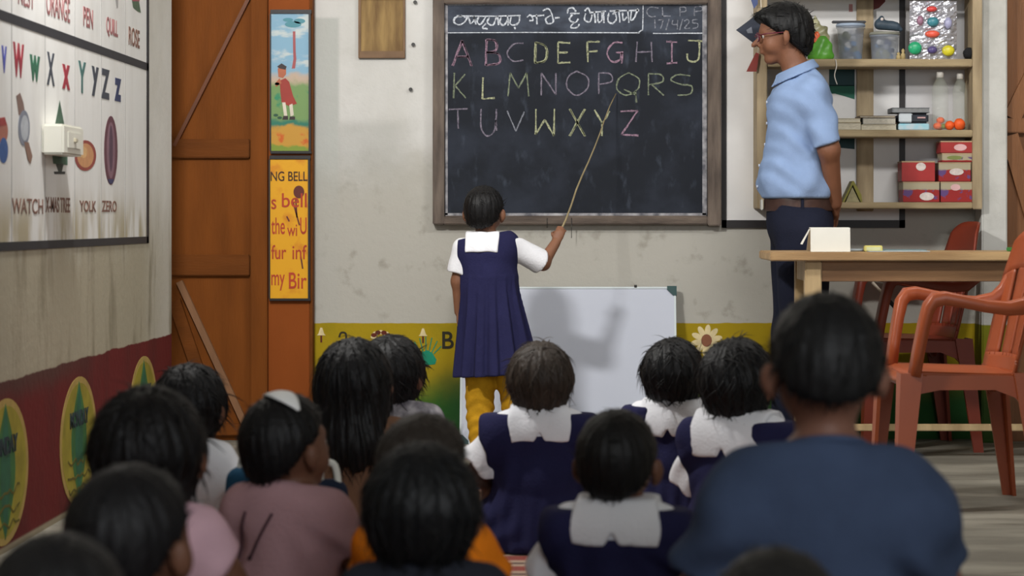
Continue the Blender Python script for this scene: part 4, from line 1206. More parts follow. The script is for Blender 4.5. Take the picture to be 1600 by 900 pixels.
# things on the table
zt = ztop + .0006
t = thing('folded_card', 'white folded card standing like a tent near the left end of the table', 'folded card', (pxX(1297, 8.36), 8.36, zt))
wht = mat('white_card', (222, 220, 210), 0.6, 0.04, 10)
h_ = .087
w_ = .072
def slab(bm, a, b, x0, x1, th):      # panel from (y,z) a to b
    d = Vector((b[0] - a[0], b[1] - a[1])).normalized(); n_ = Vector((-d.y, d.x)) * th
    prism(bm, [a, b, (b[0] + n_.x, b[1] + n_.y), (a[0] + n_.x, a[1] + n_.y)], 'x', x0, x1)
bm = nb(); slab(bm, (-.012, 0), (-.004, h_), -w_, w_, .0015); obj('card_front', bm, wht, t)
bm = nb(); slab(bm, (-.003, h_), (.10, 0.002), -w_ - .004, w_ - .004, .0015); obj('card_back', bm, wht, t)
bm = nb(); prism(bm, [(-w_ - .004, h_ - .004), (-w_ + .002, h_ - .002), (-w_ - .028, .026), (-w_ - .036, .028)], 'y', .002, .005); obj('card_strap', bm, wht, t)
t = thing('chalk_box', 'small pale yellow box lying beside the white folded card', 'box', (pxX(1364, 8.4), 8.40, zt))
bm = nb(); box(bm, -.033, .033, -.02, .02, 0, .022, .003); obj('box_body', bm, mat('pale_yellow_card', (206, 196, 116), 0.6, 0.1, 20), t)
bm = nb(); box(bm, -.026, .026, -.0215, -.0195, .005, .017, .0005); obj('box_label', bm, mat('pale_label', (196, 196, 150), 0.6), t)
bm = nb(); tube(bm, [(-.03, 0, .005), (.03, .01, .005)], .005, 10)
tag(obj('white_marker', bm, mat('marker_white', (176, 186, 192), 0.4), None, (pxX(1341, 8.42), 8.42, zt)), 'white marker pen between the folded card and yellow box', 'marker pen')
bm = nb(); box(bm, -.10, .10, -.09, .09, 0, .006, .001)
tag(obj('exercise_book', bm, mat('book_bluegreen', (112, 134, 136), 0.4, 0.12, 9), None, (pxX(1400, 8.52), 8.52, zt)), 'flat blue-green exercise book lying left of the red chair back', 'exercise book')
bm = nb(); box(bm, -.10, .12, -.06, .06, 0, .003, .0008)
tag(obj('paper_sheet', bm, mat('sheet_grey', (180, 186, 186), 0.5, 0.06, 9), None, (pxX(1398, 8.37), 8.37, zt)), 'pale sheet of paper at the front edge of the table', 'paper')
t = thing('green_book', 'green book with a purple cloth on it at the right edge of the picture', 'book', (pxX(1612, 8.4), 8.45, zt))
bm = nb(); box(bm, -.07, .1, -.07, .07, 0, .014, .002); obj('book_cover', bm, mat('leaf_green', (60, 142, 70), 0.5, 0.12, 12), t)
F_ = Field((-.08, -.07, .008), (.1, .07, .09), .005); F_.add([cone((-.01, 0, .024), (.04, 0, .026), .03, .04), cone((.02, 0, .03), (.03, 0, .055), .03, .02)], .02)
to_mesh('purple_cloth', *F_.mesh(smax(F_.D + folds(F_, 5, .003, 110), -(F_.z - .0142) + 0 * F_.x, .002)), mat('purple_cloth', (84, 66, 150), 0.8, 0.2, 20), t)

# ------------------------------------------------------------------ monobloc plastic armchairs
def armchair(name, label, loc, rotz, rgb, hs=1.0):
    """front looks along +y; seat .43, arms .64-.66, back .86"""
    m = mat('plastic_%d_%d_%d' % rgb, rgb, 0.38, 0.10, 5, 0.0, spec=0.45, detail=2)
    t = thing(name, label, 'chair', loc, rotz, group='red-orange plastic armchairs')
    # seat: dished slab with rounded front lip
    def surf(nm, fn, nu, nv, th, nrm):
        bm = nb()
        A = [[Vector(fn(i / nu, j / nv)) for i in range(nu + 1)] for j in range(nv + 1)]
        U = [[bm.verts.new(p) for p in r] for r in A]
        L = [[bm.verts.new(p - Vector(nrm) * th) for p in r] for r in A]
        for j in range(nv):
            for i in range(nu):
                bm.faces.new((U[j][i], U[j][i + 1], U[j + 1][i + 1], U[j + 1][i])); bm.faces.new((L[j][i], L[j + 1][i], L[j + 1][i + 1], L[j][i + 1]))
        for j in range(nv):
            for i in (0, nu):
                bm.faces.new((U[j][i], U[j + 1][i], L[j + 1][i], L[j][i]))
        for i in range(nu):
            for j in (0, nv):
                bm.faces.new((U[j][i], U[j][i + 1], L[j][i + 1], L[j][i]))
        bmesh.ops.recalc_face_normals(bm, faces=bm.faces[:])
        return obj(nm, bm, m, t, smooth=True)
    def seatf(u, v):
        x = (u - .5) * (.47 - .05 * (1 - v)); y = -.22 + .46 * v
        z = .425 * hs - .014 * math.sin(PI * u) * math.sin(PI * min(1, v * 1.1)) + .012 * v - max(0, (v - .9)) * .28
        return (x, y, z)
    surf('seat', seatf, 14, 16, .014, (0, 0, 1))
    # skirt below the seat
    bm = nb()
    for s in (-1, 1):
        x = .222 * s
        prism(bm, [(-.20, .42 * hs), (.215, .425 * hs), (.215, .34 * hs), (.18, .365 * hs), (.10, .378 * hs), (-.10, .378 * hs), (-.17, .355 * hs), (-.20, .33 * hs)], 'x', x - .008, x + .008)
    prism(bm, [(-.22, .425 * hs), (.22, .425 * hs), (.22, .34 * hs), (.185, .372 * hs), (.1, .382 * hs), (-.1, .382 * hs), (-.185, .372 * hs), (-.22, .34 * hs)], 'y', .20, .216)
    prism(bm, [(-.20, .425 * hs), (.20, .425 * hs), (.20, .34 * hs), (.165, .372 * hs), (-.165, .372 * hs), (-.20, .34 * hs)], 'y', -.21, -.196)
    obj('seat_skirt', bm, m, t)
    # backrest: curved shell with three upright slots read as slats
    def backf(u, v):
        wv = .44 + .06 * math.sin(PI * min(1, v)) * .5
        x = (u - .5) * wv * (1 - .18 * max(0, v - .75) * 4 * abs(u - .5) * 2)
        z = (.42 + .455 * v * (1 - .10 * (2 * u - 1) ** 4)) * hs
        y = -.215 - .115 * v + .055 * (2 * u - 1) ** 2
        return (x, y, z)
    def strip(nm, u0, u1, v0, v1, nu=4, nv=14, th=.012):
        return surf(nm, lambda u, v: backf(u0 + (u1 - u0) * u, v0 + (v1 - v0) * v), nu, nv, th, (0, 1, 0.2))
    strip('backrest', 0, 1, .72, 1.0, 16, 6)
    strip('backrest_foot', 0, 1, -.02, .12, 16, 4)
    for k in range(5):
        u0 = (0, .22, .42, .62, .84)[k]; u1 = (.16, .38, .58, .78, 1)[k]
        strip('back_slat', u0, u1, .10, .74)
    # arms: front post widening into the rail that slopes into the back
    for s in (-1, 1):
        bm = nb()
        rings = []
        path = [(.215, .245, .425), (.225, .232, .50), (.235, .215, .58), (.243, .200, .632), (.247, .175, .655), (.25, .13, .660), (.252, .05, .650), (.252, -.05, .636), (.248, -.14, .628), (.238, -.21, .635), (.225, -.255, .665), (.212, -.285, .74)]
        wid = [(.038, .020), (.036, .020), (.036, .020), (.034, .022), (.032, .024), (.031, .022), (.030, .020), (.030, .020), (.030, .022), (.028, .028), (.022, .034), (.010, .020)]
        for i, p in enumerate(path):
            p = Vector((p[0] * s, p[1] - .055 * max(0, min(1, (p[1] + .1) / .3)), p[2] * hs))
            a, b = path[max(i - 1, 0)], path[min(i + 1, len(path) - 1)]
            d = (Vector((b[0] * s, b[1], b[2])) - Vector((a[0] * s, a[1], a[2]))).normalized()
            side = Vector((1, 0, 0)); side = (side - d * side.dot(d)).normalized(); nn = d.cross(side).normalized()
            w, h = wid[i]
            ring = []
            for k in range(14):
                a_ = 2 * PI * k / 14
                cx, cy = math.cos(a_), math.sin(a_)
                ring.append(bm.verts.new(p + side * w * math.copysign(abs(cx) ** .42, cx) + nn * h * math.copysign(abs(cy) ** .42, cy)))
            rings.append(ring)
        for i in range(len(rings) - 1):
            for k in range(14):
                bm.faces.new((rings[i][k], rings[i][(k + 1) % 14], rings[i + 1][(k + 1) % 14], rings[i + 1][k]))
        bm.faces.new(rings[0]); bm.faces.new(rings[-1])
        obj('armrest', bm, m, t, smooth=True)
    # legs: tapered L sections splaying outwards
    for s in (-1, 1):
        for f in (1, -1):
            top, bot = Vector((.205 * s, .205 * f, .43 * hs)), Vector((.235 * s, (.245 if f > 0 else -.27), 0.0))
            bm = nb()
            rows = []
            for q in range(7):
                u = q / 6
                c = top.lerp(bot, u); w = .040 * (1 - u) + .022 * u; th = .007
                # L outline, outer corner towards (s, f)
                pts = [(w, w), (w, -w), (w - 2 * th, -w), (w - 2 * th, w - 2 * th), (-w, w - 2 * th), (-w, w)]
                rows.append([bm.verts.new((c.x + p[0] * s, c.y + p[1] * f, c.z)) for p in pts])
            for q in range(6):
                for k in range(6):
                    bm.faces.new((rows[q][k], rows[q][(k + 1) % 6], rows[q + 1][(k + 1) % 6], rows[q + 1][k]))
            bm.faces.new(rows[0]); bm.faces.new(rows[-1])
            o = obj('leg', bm, m, t)
    t.scale = (1, .85, 1)
    return t
red1, red2 = (152, 73, 38), (124, 50, 32)
c1 = armchair('plastic_armchair', 'orange plastic armchair standing in front of the table on the right', (1.19, 7.28, 0), PI / 2 + 0.03, red1, 1.0)
c2 = armchair('plastic_armchair', 'darker red plastic armchair standing behind the table with its back above the tabletop', (1.30, 9.13, 0), PI / 2 + 0.10, red2, 1.02)
bm = nb(); a, b = P(1363, 441, 8.95), P(1401, 483, 8.95)
tube(bm, [tuple(a), tuple(a.lerp(b, .45))], .006, 10, 0); tube(bm, [tuple(a.lerp(b, .45)), tuple(b)], .0085, 10, 1)
tag(obj('hanging_stick', bm, [mat('pale_stick', (190, 176, 160), 0.6), mat('black_grip', (30, 30, 32), 0.6)]), 'short stick with black grip hooked on the arm of the darker red chair', 'stick')

# ------------------------------------------------------------------ people
def skin_mat(rgb):
    name = 'skin_%d_%d_%d' % rgb
    m = mat(name, rgb, 0.55, 0.08, 18, 0.06, 200, spec=0.35)
    m.node_tree.nodes['Principled BSDF'].inputs['Subsurface Weight'].default_value = 0.0
    return m
def hair_mat(rgb):
    m = mat('hair_%d_%d_%d' % rgb, tuple(int(v * .62) for v in rgb), 0.5, 0.25, 60, 0.25, 90, (3, 3, 0.4), spec=0.26)
    return m
def cloth_mat(name, rgb, **k):
    return mat('cloth_' + name, rgb, 0.9, k.pop('var', 0.10), k.pop('scale', 9), 0.18, 140, spec=0.15, **k)
def check_mat(name, rgb, rgb2):
    return mat('cloth_' + name, rgb, 0.9, 0.1, 34, 0.1, 120, spec=0.15, var2=rgb2, detail=2)
EYE_W, EYE_D = mat('eye_white', (206, 200, 192), 0.3, 0.02, 5), mat('eye_dark', (28, 18, 14), 0.25, 0.1, 5)

def hand(w, d, n, th, L, curl=0.5, grip=False):
    """five-fingered hand from wrist w; d = direction of fingers, n = palm normal (fingers curl towards it), th = thumb side"""
    w, d, n, th = (np.array(v, float) for v in (w, d, n, th))
    d /= np.linalg.norm(d); th = th - d * (th @ d); th /= np.linalg.norm(th)
    n = np.cross(d, th) * (1 if np.cross(d, th) @ n > 0 else -1)
    pr = []
    R = np.stack([th, d, n], 1)
    pc = w + d * L * .27
    pr.append(ell(pc, (L * .215, L * .30, L * .10), R, k=.006))
    r0 = L * .050
    for i, ln in enumerate((.40, .46, .43, .34)):
        b = w + d * L * (.50 - .02 * abs(i - 1)) + th * L * (.155 - .104 * i)
        a1, a2, a3 = curl * .7, curl * 1.7, curl * 2.5
        p1 = b + (d * math.cos(a1) + n * math.sin(a1)) * L * ln * .45
        p2 = p1 + (d * math.cos(a2) + n * math.sin(a2)) * L * ln * .32
        p3 = p2 + (d * math.cos(a3) + n * math.sin(a3)) * L * ln * .23
        pr += [cone(b - d * L * .1, p1, r0 * 1.1, r0, k=.003), cone(p1, p2, r0, r0 * .92, k=.002), cone(p2, p3, r0 * .92, r0 * .8, k=.002)]
    tb = w + d * L * .16 + th * L * .14
    t1 = tb + (th * .75 + d * .6 + n * .25) * L * .20
    t2 = t1 + (d * .85 + th * (.1 - .5 * curl) + n * (.3 + .5 * curl)) * L * .17
    pr += [cone(tb, t1, r0 * 1.4, r0 * 1.15, k=.004), cone(t1, t2, r0 * 1.1, r0 * .85, k=.002)]
    return pr

class Head:
    """head prims in a frame at the neck top; c = pivot, R = rotation"""
    def __init__(s, c, R, k=1.0):
        s.c, s.R, s.k = np.array(c, float), R, k
    def p(s, q): return s.c + s.R @ (np.array(q, float) * s.k)
    def e(s, q, r, k=None, R2=None): return ell(s.p(q), np.array(r) * s.k, s.R if R2 is None else s.R @ R2, k)
    def cn(s, a, b, ra, rb, k=None): return cone(s.p(a), s.p(b), ra * s.k, rb * s.k, k=k)
    def local(s, F):
        dx, dy, dz = F.x - s.c[0], F.y - s.c[1], F.z - s.c[2]
        return [(s.R[0, i] * dx + s.R[1, i] * dy + s.R[2, i] * dz) / s.k for i in range(3)]
    def prims(s, adult=False, k=.018):
        H = []
        H.append(s.e((0, -.006, .065), (.070, .084, .078)))                 # cranium; local origin at ear-hole height
        H.append(s.e((0, .020, .030), (.056, .062, .068)))                  # face
        H.append(s.e((0, .048, -.022 - (.012 if adult else 0)), (.028, .024, .020), k=.02))   # chin
        H += [s.e((.034 * q, .044, .012), (.022, .024, .026), k=.015) for q in (1, -1)]       # cheeks
        H.append(s.e((0, .066, .066), (.040, .012, .010), k=.012))          # brow
        H.append(s.cn((0, .076, .050), (0, .094 if not adult else .104, .022), .006, .0105, k=.008))   # nose
        H += [s.e((.010 * q, .085, .018), (.007, .008, .006), k=.005) for q in (1, -1)]
        H.append(s.e((0, .078, .002), (.019, .010, .0055), k=.004))         # upper lip
        H.append(s.e((0, .076, -.008), (.016, .010, .0060), k=.004))        # lower lip
        for q in (1, -1):                                                    # ears
            R2 = rotm(yaw=-.6 * q)
            H.append(s.e((.081 * q, -.008, .036), (.010, .015, .026), k=.004, R2=R2))
            H.append(s.e((.074 * q, -.002, .012), (.008, .008, .010), k=.006))
        return H
    def eyes(s, parent, scale):
        for q in (1, -1):
            bm = nb()
            ball(bm, (0, 0, 0), .0115 * s.k * scale, 0, 14, 10)
            ball(bm, (0, .0075 * s.k * scale, 0), (.0062 * s.k * scale, .0052 * s.k * scale, .0062 * s.k * scale), 1, 12, 8)
            o = obj('eye', bm, [EYE_W, EYE_D], parent, tuple(s.p((.028 * q, .0635, .046)) * scale))
            o.rotation_euler = Matrix(s.R.tolist()).to_euler()

def add_strands(V, Q, hc, R, n, length, rad, seed, droop=0.0, crown=(0, -.03, .08)):
    """fine tapered locks that follow the hair surface away from the crown"""
    rn = np.random.RandomState(seed)
    C = hc + R @ np.array(crown)
    cen = hc + R @ np.array((0, -.006, .055))
    up = R @ np.array((0, 0, 1.0))
    nv = []; nq = []
    base = len(V)
    # vertex normals
    N = np.zeros_like(V)
    fn = np.cross(V[Q[:, 2]] - V[Q[:, 0]], V[Q[:, 3]] - V[Q[:, 1]])
    for c in range(4):
        np.add.at(N, Q[:, c], fn)
    N /= np.linalg.norm(N, axis=1)[:, None] + 1e-12
    idx = rn.randint(0, len(V), n)
    for i in idx:
        p, nrm = V[i], N[i]
        out = p - cen
        if nrm @ out < 0: nrm = -nrm
        t = p - C
        t = t - nrm * (t @ nrm)
        t[2] -= droop * .05
        L = np.linalg.norm(t)
        if L < .022: continue
        t = t / L + rn.normal(size=3) * .09
        t -= nrm * (t @ nrm); t /= np.linalg.norm(t)
        b = np.cross(nrm, t)
        l = length * rn.uniform(.5, 1.2)
        Rc = max(.05, np.linalg.norm(out))
        lift = rn.uniform(.0, 1.0) ** 2 * .0025
        rr = rad * rn.uniform(.7, 1.3)
        prev = None
        for k in range(5):
            u = k / 4
            q = p - nrm * rr * .6 + t * l * u - nrm * (l * u) ** 2 / (2 * Rc) * 1.0 + nrm * lift * u
            q = q + np.array((0, 0, -droop * .02 * u * u))
            r = rr * (1 - u ** 2 * .95)
            ring = [base + len(nv) + j for j in range(3)]
            nv += [q + b * r, q - b * r, q + nrm * r * .8]
            if prev is not None:
                for j in range(3):
                    nq.append((prev[j], prev[(j + 1) % 3], ring[(j + 1) % 3], ring[j]))
            prev = ring
    if not nv: return V, Q
    return np.concatenate([V, np.array(nv)]), np.concatenate([Q, np.array(nq)])

def make_hair(hd, style, seed, parent, scale, m, h=.0042, nape=-.012):
    F = Field(hd.c + np.array((-.17, -.22, -.36 if style == 'long' else -.14)), hd.c + np.array((.17, .17, .19)), h)
    lx, ly, lz = hd.local(F)
    az = np.arctan2(lx, -(ly + .03))
    comb = .0016 * np.sin(az * 23 + seed) + .0014 * np.sin(az * 41 + lz * 30 + seed * 2) + .0012 * np.sin(az * 13 - lz * 50)
    if style == 'boy':
        F.add([hd.e((0, -.008, .068), (.080, .096, .090)), hd.e((0, -.044, .024), (.056, .046, .050), k=.03)], .02)
        D = F.D + comb * .6
        cut = -((lz - nape) - (ly + .085) * ((.115 - nape) / .160))            # hairline from nape to forehead
        D = smax(D, cut * .7 * hd.k, .008)
        ear = np.sqrt(((np.abs(lx) - .084) / 1.0) ** 2 + (ly + .002) ** 2 + (lz - .030) ** 2) - .027
        D = smax(D, -ear * hd.k, .006)
        V, Q = F.mesh(D)
        V, Q = add_strands(V, Q, hd.c, hd.R, 420, .030 * hd.k, .0016 * hd.k, seed)
    elif style == 'teacher':
        F.add([hd.e((0, -.012, .072), (.084, .104, .094)), hd.e((0, -.060, .022), (.066, .048, .062), k=.03), hd.e((.045, .052, .118), (.036, .034, .026), k=.03), hd.e((-.03, .055, .112), (.04, .030, .026), k=.03)], .025)
        D = F.D + comb * .8
        cut = -((lz - (-.045)) - (ly + .085) * (.150 / .165))
        D = smax(D, cut * .7 * hd.k, .008)
        ear = np.sqrt((np.abs(lx) - .086) ** 2 + (ly - .004) ** 2 + (lz - .026) ** 2) - .028
        D = smax(D, -ear * hd.k, .006)
        V, Q = F.mesh(D)
        V, Q = add_strands(V, Q, hd.c, hd.R, 600, .040 * hd.k, .0015 * hd.k, seed)
    elif style in ('bob', 'girl'):
        low = -.026 if style == 'bob' else -.016
        F.add([hd.e((0, -.012, .064), (.086, .100, .094)), hd.cn((0, -.014, .04), (0, -.020, low + .040), .084, .072, k=.03)], .02)
        D = F.D + comb
        D = smax(D, -(lz - low - .010 * np.cos(az * 2) - .004 * np.sin(az * 9 + seed)) * hd.k, .006)
        face = np.maximum(np.maximum(-(ly - (.030 + .018 * (np.abs(lx) > 9))), lz - .098), np.abs(lx) - .068)
        D = smax(D, -face * hd.k, .008)
        V, Q = F.mesh(D)
        V, Q = add_strands(V, Q, hd.c, hd.R, 520, .050 * hd.k, .0016 * hd.k, seed, .5)
    elif style == 'long':
        F.add([hd.e((0, -.012, .064), (.086, .100, .094)), hd.cn((0, -.018, .03), (0, -.040, -.05), .084, .080, k=.03),
               dict(cone(hd.c + np.array((0, -.05, -.02)) * hd.k, hd.c + np.array((.012, -.090, -.09)) * hd.k, .074 * hd.k, .05 * hd.k, (0, 1, 0), 1.5), k=.03),
               dict(cone(hd.c + np.array((.03, -.08, -.10)) * hd.k, hd.c + np.array((.02, -.098, -.135)) * hd.k, .04 * hd.k, .012 * hd.k, (0, 1, 0), 1.6), k=.02),
               dict(cone(hd.c + np.array((-.025, -.08, -.10)) * hd.k, hd.c + np.array((-.03, -.095, -.12)) * hd.k, .035 * hd.k, .008 * hd.k, (0, 1, 0), 1.6), k=.02)], .02)
        D = F.D + comb * 1.2
        face = np.maximum(np.maximum(-(ly - .030), lz - .098), np.abs(lx) - .068)
        D = smax(D, -face * hd.k, .008)
        V, Q = F.mesh(D)
        V, Q = add_strands(V, Q, hd.c, hd.R, 600, .045 * hd.k, .0016 * hd.k, seed, 1.0)
    return to_mesh('hair', V * scale, Q, m, parent)

def place(o, loc, rotz):
    o.location = loc
    o.rotation_euler = (0, 0, rotz)

SKIN = (108, 72, 54)
def seated(label, px, s, top_py, yaw=0.0, head=(0, 0, 0), hair='boy', outfit='tee', colors=None, seed=1, hair_rgb=(24, 22, 23),
           skin=SKIN, lean=0.0, arms=None, bulk=1.0, pants=(52, 50, 66), collar_w=.078, collar_low=.285, extra=None, hk=1.0, arm_out=0.0, group=None, nape=-.012, neck_len=0.0, pitch=.16):
    """a child sitting cross-legged on the floor, back to the camera; px = column of the head, s = pixels per metre there, top_py = row of the crown"""
    Y = FPX / s
    top = HCAM - (top_py - VPY) / s
    hd0 = .455
    K = top / (.392 + neck_len + .163 * hk)                         # overall scale
    rs = np.random.RandomState(seed)
    b = bulk
    L = lean
    sh = lambda q: np.array((.095 * b * q, -.006 + L * .9, .303))
    arms = arms or {}
    el = {q: np.array(arms.get(('e', q), ((.148 * b + arm_out) * q, .045 + L, .19))) for q in (1, -1)}
    wr = {q: np.array(arms.get(('w', q), (.085 * q, .19 + L, .115))) for q in (1, -1)}
    torso = [cone((0, 0, .095), (0, .012 + L * .5, .22), .098 * b, .090 * b, (0, 1, 0), 1.22), cone((0, .012 + L * .5, .22), (0, -.002 + L * .9, .29), .092 * b, .092 * b, (0, 1, 0), 1.35),
             cone(sh(-1) * np.array((.85, 1, 1)), sh(1) * np.array((.85, 1, 1)), .040, .040, k=.05), cone((-.03, -.010 + L, .316), (.03, -.010 + L, .316), .031, .031, k=.03)] + [cone((.025 * q, -.010 + L, .320), (.088 * b * q, -.008 + L * .9, .302), .028, .036, k=.03) for q in (1, -1)]
    neck = [cone((0, -.008 + L, .325), (0, .004 + L, .392 + neck_len), .038 * min(1, hk + .06), .034 * min(1, hk + .06), k=.02)]
    upper, fore, hands = [], [], []
    for q in (1, -1):
        upper.append(cone(sh(q), el[q], .036 * b, .028 * b))
        fore.append(cone(el[q], wr[q], .028 * b, .019 * b))
        d = wr[q] - el[q]
        hands += hand(wr[q], d + np.array((0, .05, -.03)), (0, 0, -1), (-q, .3, .2), .105, .35)
    legs, feet = [], []
    for q in (1, -1):
        hip, kn, an = np.array((.058 * q, .02, .085)), np.array((.165 * q * b, .18, .085)), np.array((-.035 * q, .245 + .035 * q, .04))
        legs += [cone(hip, kn, .064, .046), cone(kn, an, .044, .028)]
        feet += [cone(an, an + np.array((-.075 * q, -.02, -.008)), .024, .018), ell(an + np.array((-.08 * q, -.022, -.010)), (.03, .02, .014))]
    yw, pt, rl = head
    hd = Head((0, .004 + L * 1.1, .392 + neck_len), rotm(yw, pt + pitch, rl), hk)
    F = Field((-.30, -.20, -.01), (.30, .36, .64), .0062)
    F.add(torso + neck, .03)
    F.add(upper + fore, .018)
    F.add(legs, .02)
    F.add(feet + hands, .008)
    F.add(hd.prims(), .018)
    V, Q = F.mesh(smax(F.D, -F.z + 0 * F.x, .004))
    loc = ((px - VPX) / s, Y, 0)
    # the head, not the pelvis, goes to the measured place
    off = np.array((0, L * 1.1 * K, 0))
    c_, s_ = math.cos(yaw), math.sin(yaw)
    loc = (loc[0] + s_ * off[1], loc[1] - c_ * off[1], 0.013)
    body = to_mesh('person', V * K, Q, skin_mat(skin))
    place(body, loc, yaw)
    tag(body, label, 'person', group)
    hd.eyes(body, K)
    make_hair(hd, hair, seed, body, K, hair_mat(hair_rgb), nape=nape)
    # ---- clothes
    Fc = Field((-.32, -.22, -.008), (.32, .36, .40), .0062)
    col = colors
    fold = folds(Fc, seed, .0034, 55, (1, 1, .8)) + folds(Fc, seed + 50, .0052, 22, (1, 1, .6)) + .0055 * np.sin((np.abs(Fc.x) * .8 + Fc.z * .6 + .03 * np.sin(Fc.z * 18 + Fc.x * 9 + seed)) * 95) * np.clip((np.abs(Fc.x) - .03) / .05, 0, 1) * np.clip((.30 - Fc.z) / .06, 0, 1)
    def neckcut(D, r=.041, z=.336):
        return smax(D, (Fc.z - .362 + .30 * (Fc.y - L)) + 0 * Fc.x, .005)
    def open_neckcut(D, r=.041, z=.336):
        Dn = np.sqrt(Fc.x ** 2 + (Fc.y - L + .002) ** 2) - r * min(1, hk + .08) - .8 * np.maximum(0, Fc.z - z)
        D = smax(D, (Fc.z - .372) + 0 * Fc.x + 0 * Fc.y, .006)
        return smax(D, -np.maximum(Dn, -(Fc.z - z) + 0 * Fc.x), .005)
    sl = arms.get('sleeve', .62)
    def shirt(infl, slv, slr):
        D = Fc.fresh(torso + neck, .03, infl)
        tmp = []
        for q in (1, -1):
            e2 = sh(q) + (el[q] - sh(q)) * slv
            tmp.append(cone(sh(q) + np.array((-.01 * q, 0, -.004)), e2, .040 * b, slr * b))
        Dsl = Fc.fresh(tmp, .02, .004)
        for q in (1, -1):                                  # flat open cuff
            e2 = sh(q) + (el[q] - sh(q)) * slv; d = (el[q] - sh(q)) / np.linalg.norm(el[q] - sh(q))
            pl_ = (Fc.x - e2[0]) * d[0] + (Fc.y - e2[1]) * d[1] + (Fc.z - e2[2]) * d[2]
            Dsl = np.where(Fc.x * q > 0, smax(Dsl, pl_, .004), Dsl)
        kk = .02
        hh = np.clip(.5 + .5 * (Dsl - D) / kk, 0, 1)
        return Dsl * (1 - hh) + D * hh - kk * hh * (1 - hh)
    def pants_mesh(rgb, nm='trousers'):
        D = Fc.fresh([cone((0, 0, .085), (0, .01, .13), .100 * b, .096 * b, (0, 1, 0), 1.2)] + legs, .025, .010) + fold * .8
        D = smax(D, -(Fc.z - .001) + 0 * Fc.x + 0 * Fc.y, .004)
        for q in (1, -1):
            D = smax(D, .018 - np.sqrt((Fc.x + .06 * q) ** 2 + (Fc.y - .24 - .03 * q) ** 2 + (Fc.z - .035) ** 2) , .01)
        V, Q = Fc.mesh(D)
        to_mesh(nm, V * K, Q, cloth_mat('plain_%d_%d_%d' % rgb, rgb), body)
    if outfit in ('tee', 'puff'):
        D = shirt(.011, sl if outfit == 'tee' else .55, .043 if outfit == 'tee' else .058) + fold
        D = neckcut(D)
        D = smax(D, -(Fc.z - .075) + 0 * Fc.x + 0 * Fc.y, .006)
        V, Q = Fc.mesh(D)
        to_mesh('shirt', V * K, Q, col['shirt'], body)
        # neck rib
        bm = nb(); r_ = .036 * min(1, hk + .06) + .010
        tube(bm, [(r_ * K * math.cos(a), (L - .004 + r_ * math.sin(a)) * K, (.362 - .30 * r_ * math.sin(a)) * K) for a in [2 * PI * i / 24 for i in range(25)]], .0042 * K, 8, cap=False)
        obj('neckband', bm, col.get('band', col['shirt']), body)
        pants_mesh(pants)
    else:                                                   # uniform: white blouse, navy pinafore, wide white collar
        D = neckcut(shirt(.010, sl, .056) + fold * .8)
        D = smax(D, -(Fc.z - .14) + 0 * Fc.x + 0 * Fc.y, .006)
        V, Q = Fc.mesh(D)
        to_mesh('blouse', V * K, Q, col['white'], body)
        Dp = Fc.fresh(torso + [cone(sh(q), sh(q) + (el[q] - sh(q)) * .22, .050 * b, .050 * b) for q in (1, -1)], .03, .0165) + fold * .7
        ang = np.arctan2(Fc.x, Fc.y - .05)
        pleat = .0035 * np.sin(ang * 26 + seed) * np.clip((.17 - Fc.z) / .08, 0, 1)
        sk = Fc.fresh([cone((0, .005, .17), (0, .03, .05), .098 * b, .155 * b, k=.03), ell((0, .09, .055), (.19 * b, .18, .085))], .03, .010) + pleat + fold * .6
        kk = .025
        hh = np.clip(.5 + .5 * (sk - Dp) / kk, 0, 1)
        Dp = sk * (1 - hh) + Dp * hh - kk * hh * (1 - hh)
        Dp = smax(Dp, -(Fc.z - .002) + 0 * Fc.x + 0 * Fc.y, .004)
        wst = np.where(Fc.z > .19, np.abs(Fc.x) - (.138 + .02 * np.clip((Fc.z - .25) / .04, 0, 1)) * b, -1.0) + 0 * Fc.y                     # armholes
        Dp = smax(Dp, wst, .006)
        top_ = (Fc.z - .352) + 0 * Fc.x + 0 * Fc.y
        Dp = smax(Dp, top_, .006)
        nck = np.maximum(np.abs(Fc.x) - .062, -(Fc.z - .300)) + 0 * Fc.y                          # square neckline
        Dp = smax(Dp, -nck, .008)
        V, Q = Fc.mesh(Dp)
        dress = to_mesh('pinafore', V * K, Q, col['navy'], body)
        # seam and zip down the back
        Fk = Field((-.15, -.20, .22), (.15, .16, .40), .0045)
        Dk = Fk.fresh(torso, .03, .0215)
        Dn = np.sqrt(Fk.x ** 2 + (Fk.y - L + .002) ** 2)
        Dk = np.minimum(Dk, np.maximum(np.abs(Dn - .044) - .007, np.abs(Fk.z - .362) - .012))
        Dk = smax(Dk, np.maximum(np.abs(Fk.x) - collar_w - .005 * np.sin(Fk.z * 60 + seed), -(Fk.z - collar_low - .05 * np.maximum(0, .03 - np.abs(Fk.x)) * (1 if seed % 2 else 0))) + 0 * Fk.y, .004)
        Dk = smax(Dk, (Fk.z - .376) + 0 * Fk.x + 0 * Fk.y, .006)
        slit = np.maximum(np.abs(Fk.x + .004) - .5 * np.maximum(0, collar_low + .028 - Fk.z), Fk.y - .0) + 0 * Fk.z
        Dk = smax(Dk, -slit, .003)
        Dk = smax(Dk, -(Dn - .038) + 0 * Fk.z, .004)
        Dk = Dk + folds(Fk, seed + 7, .0016, 70)
        V, Q = Fk.mesh(Dk)
        to_mesh('collar', V * K, Q, col['white'], body)
    return body, K, hd

WHITE = cloth_mat('white_cotton', (230, 230, 234), var=.05)
NAVY = cloth_mat('navy_drill', (35, 35, 68), var=.12)
UNI = dict(white=WHITE, navy=NAVY)
def tee(name, rgb, **k): return dict(shirt=cloth_mat(name, rgb, **k))

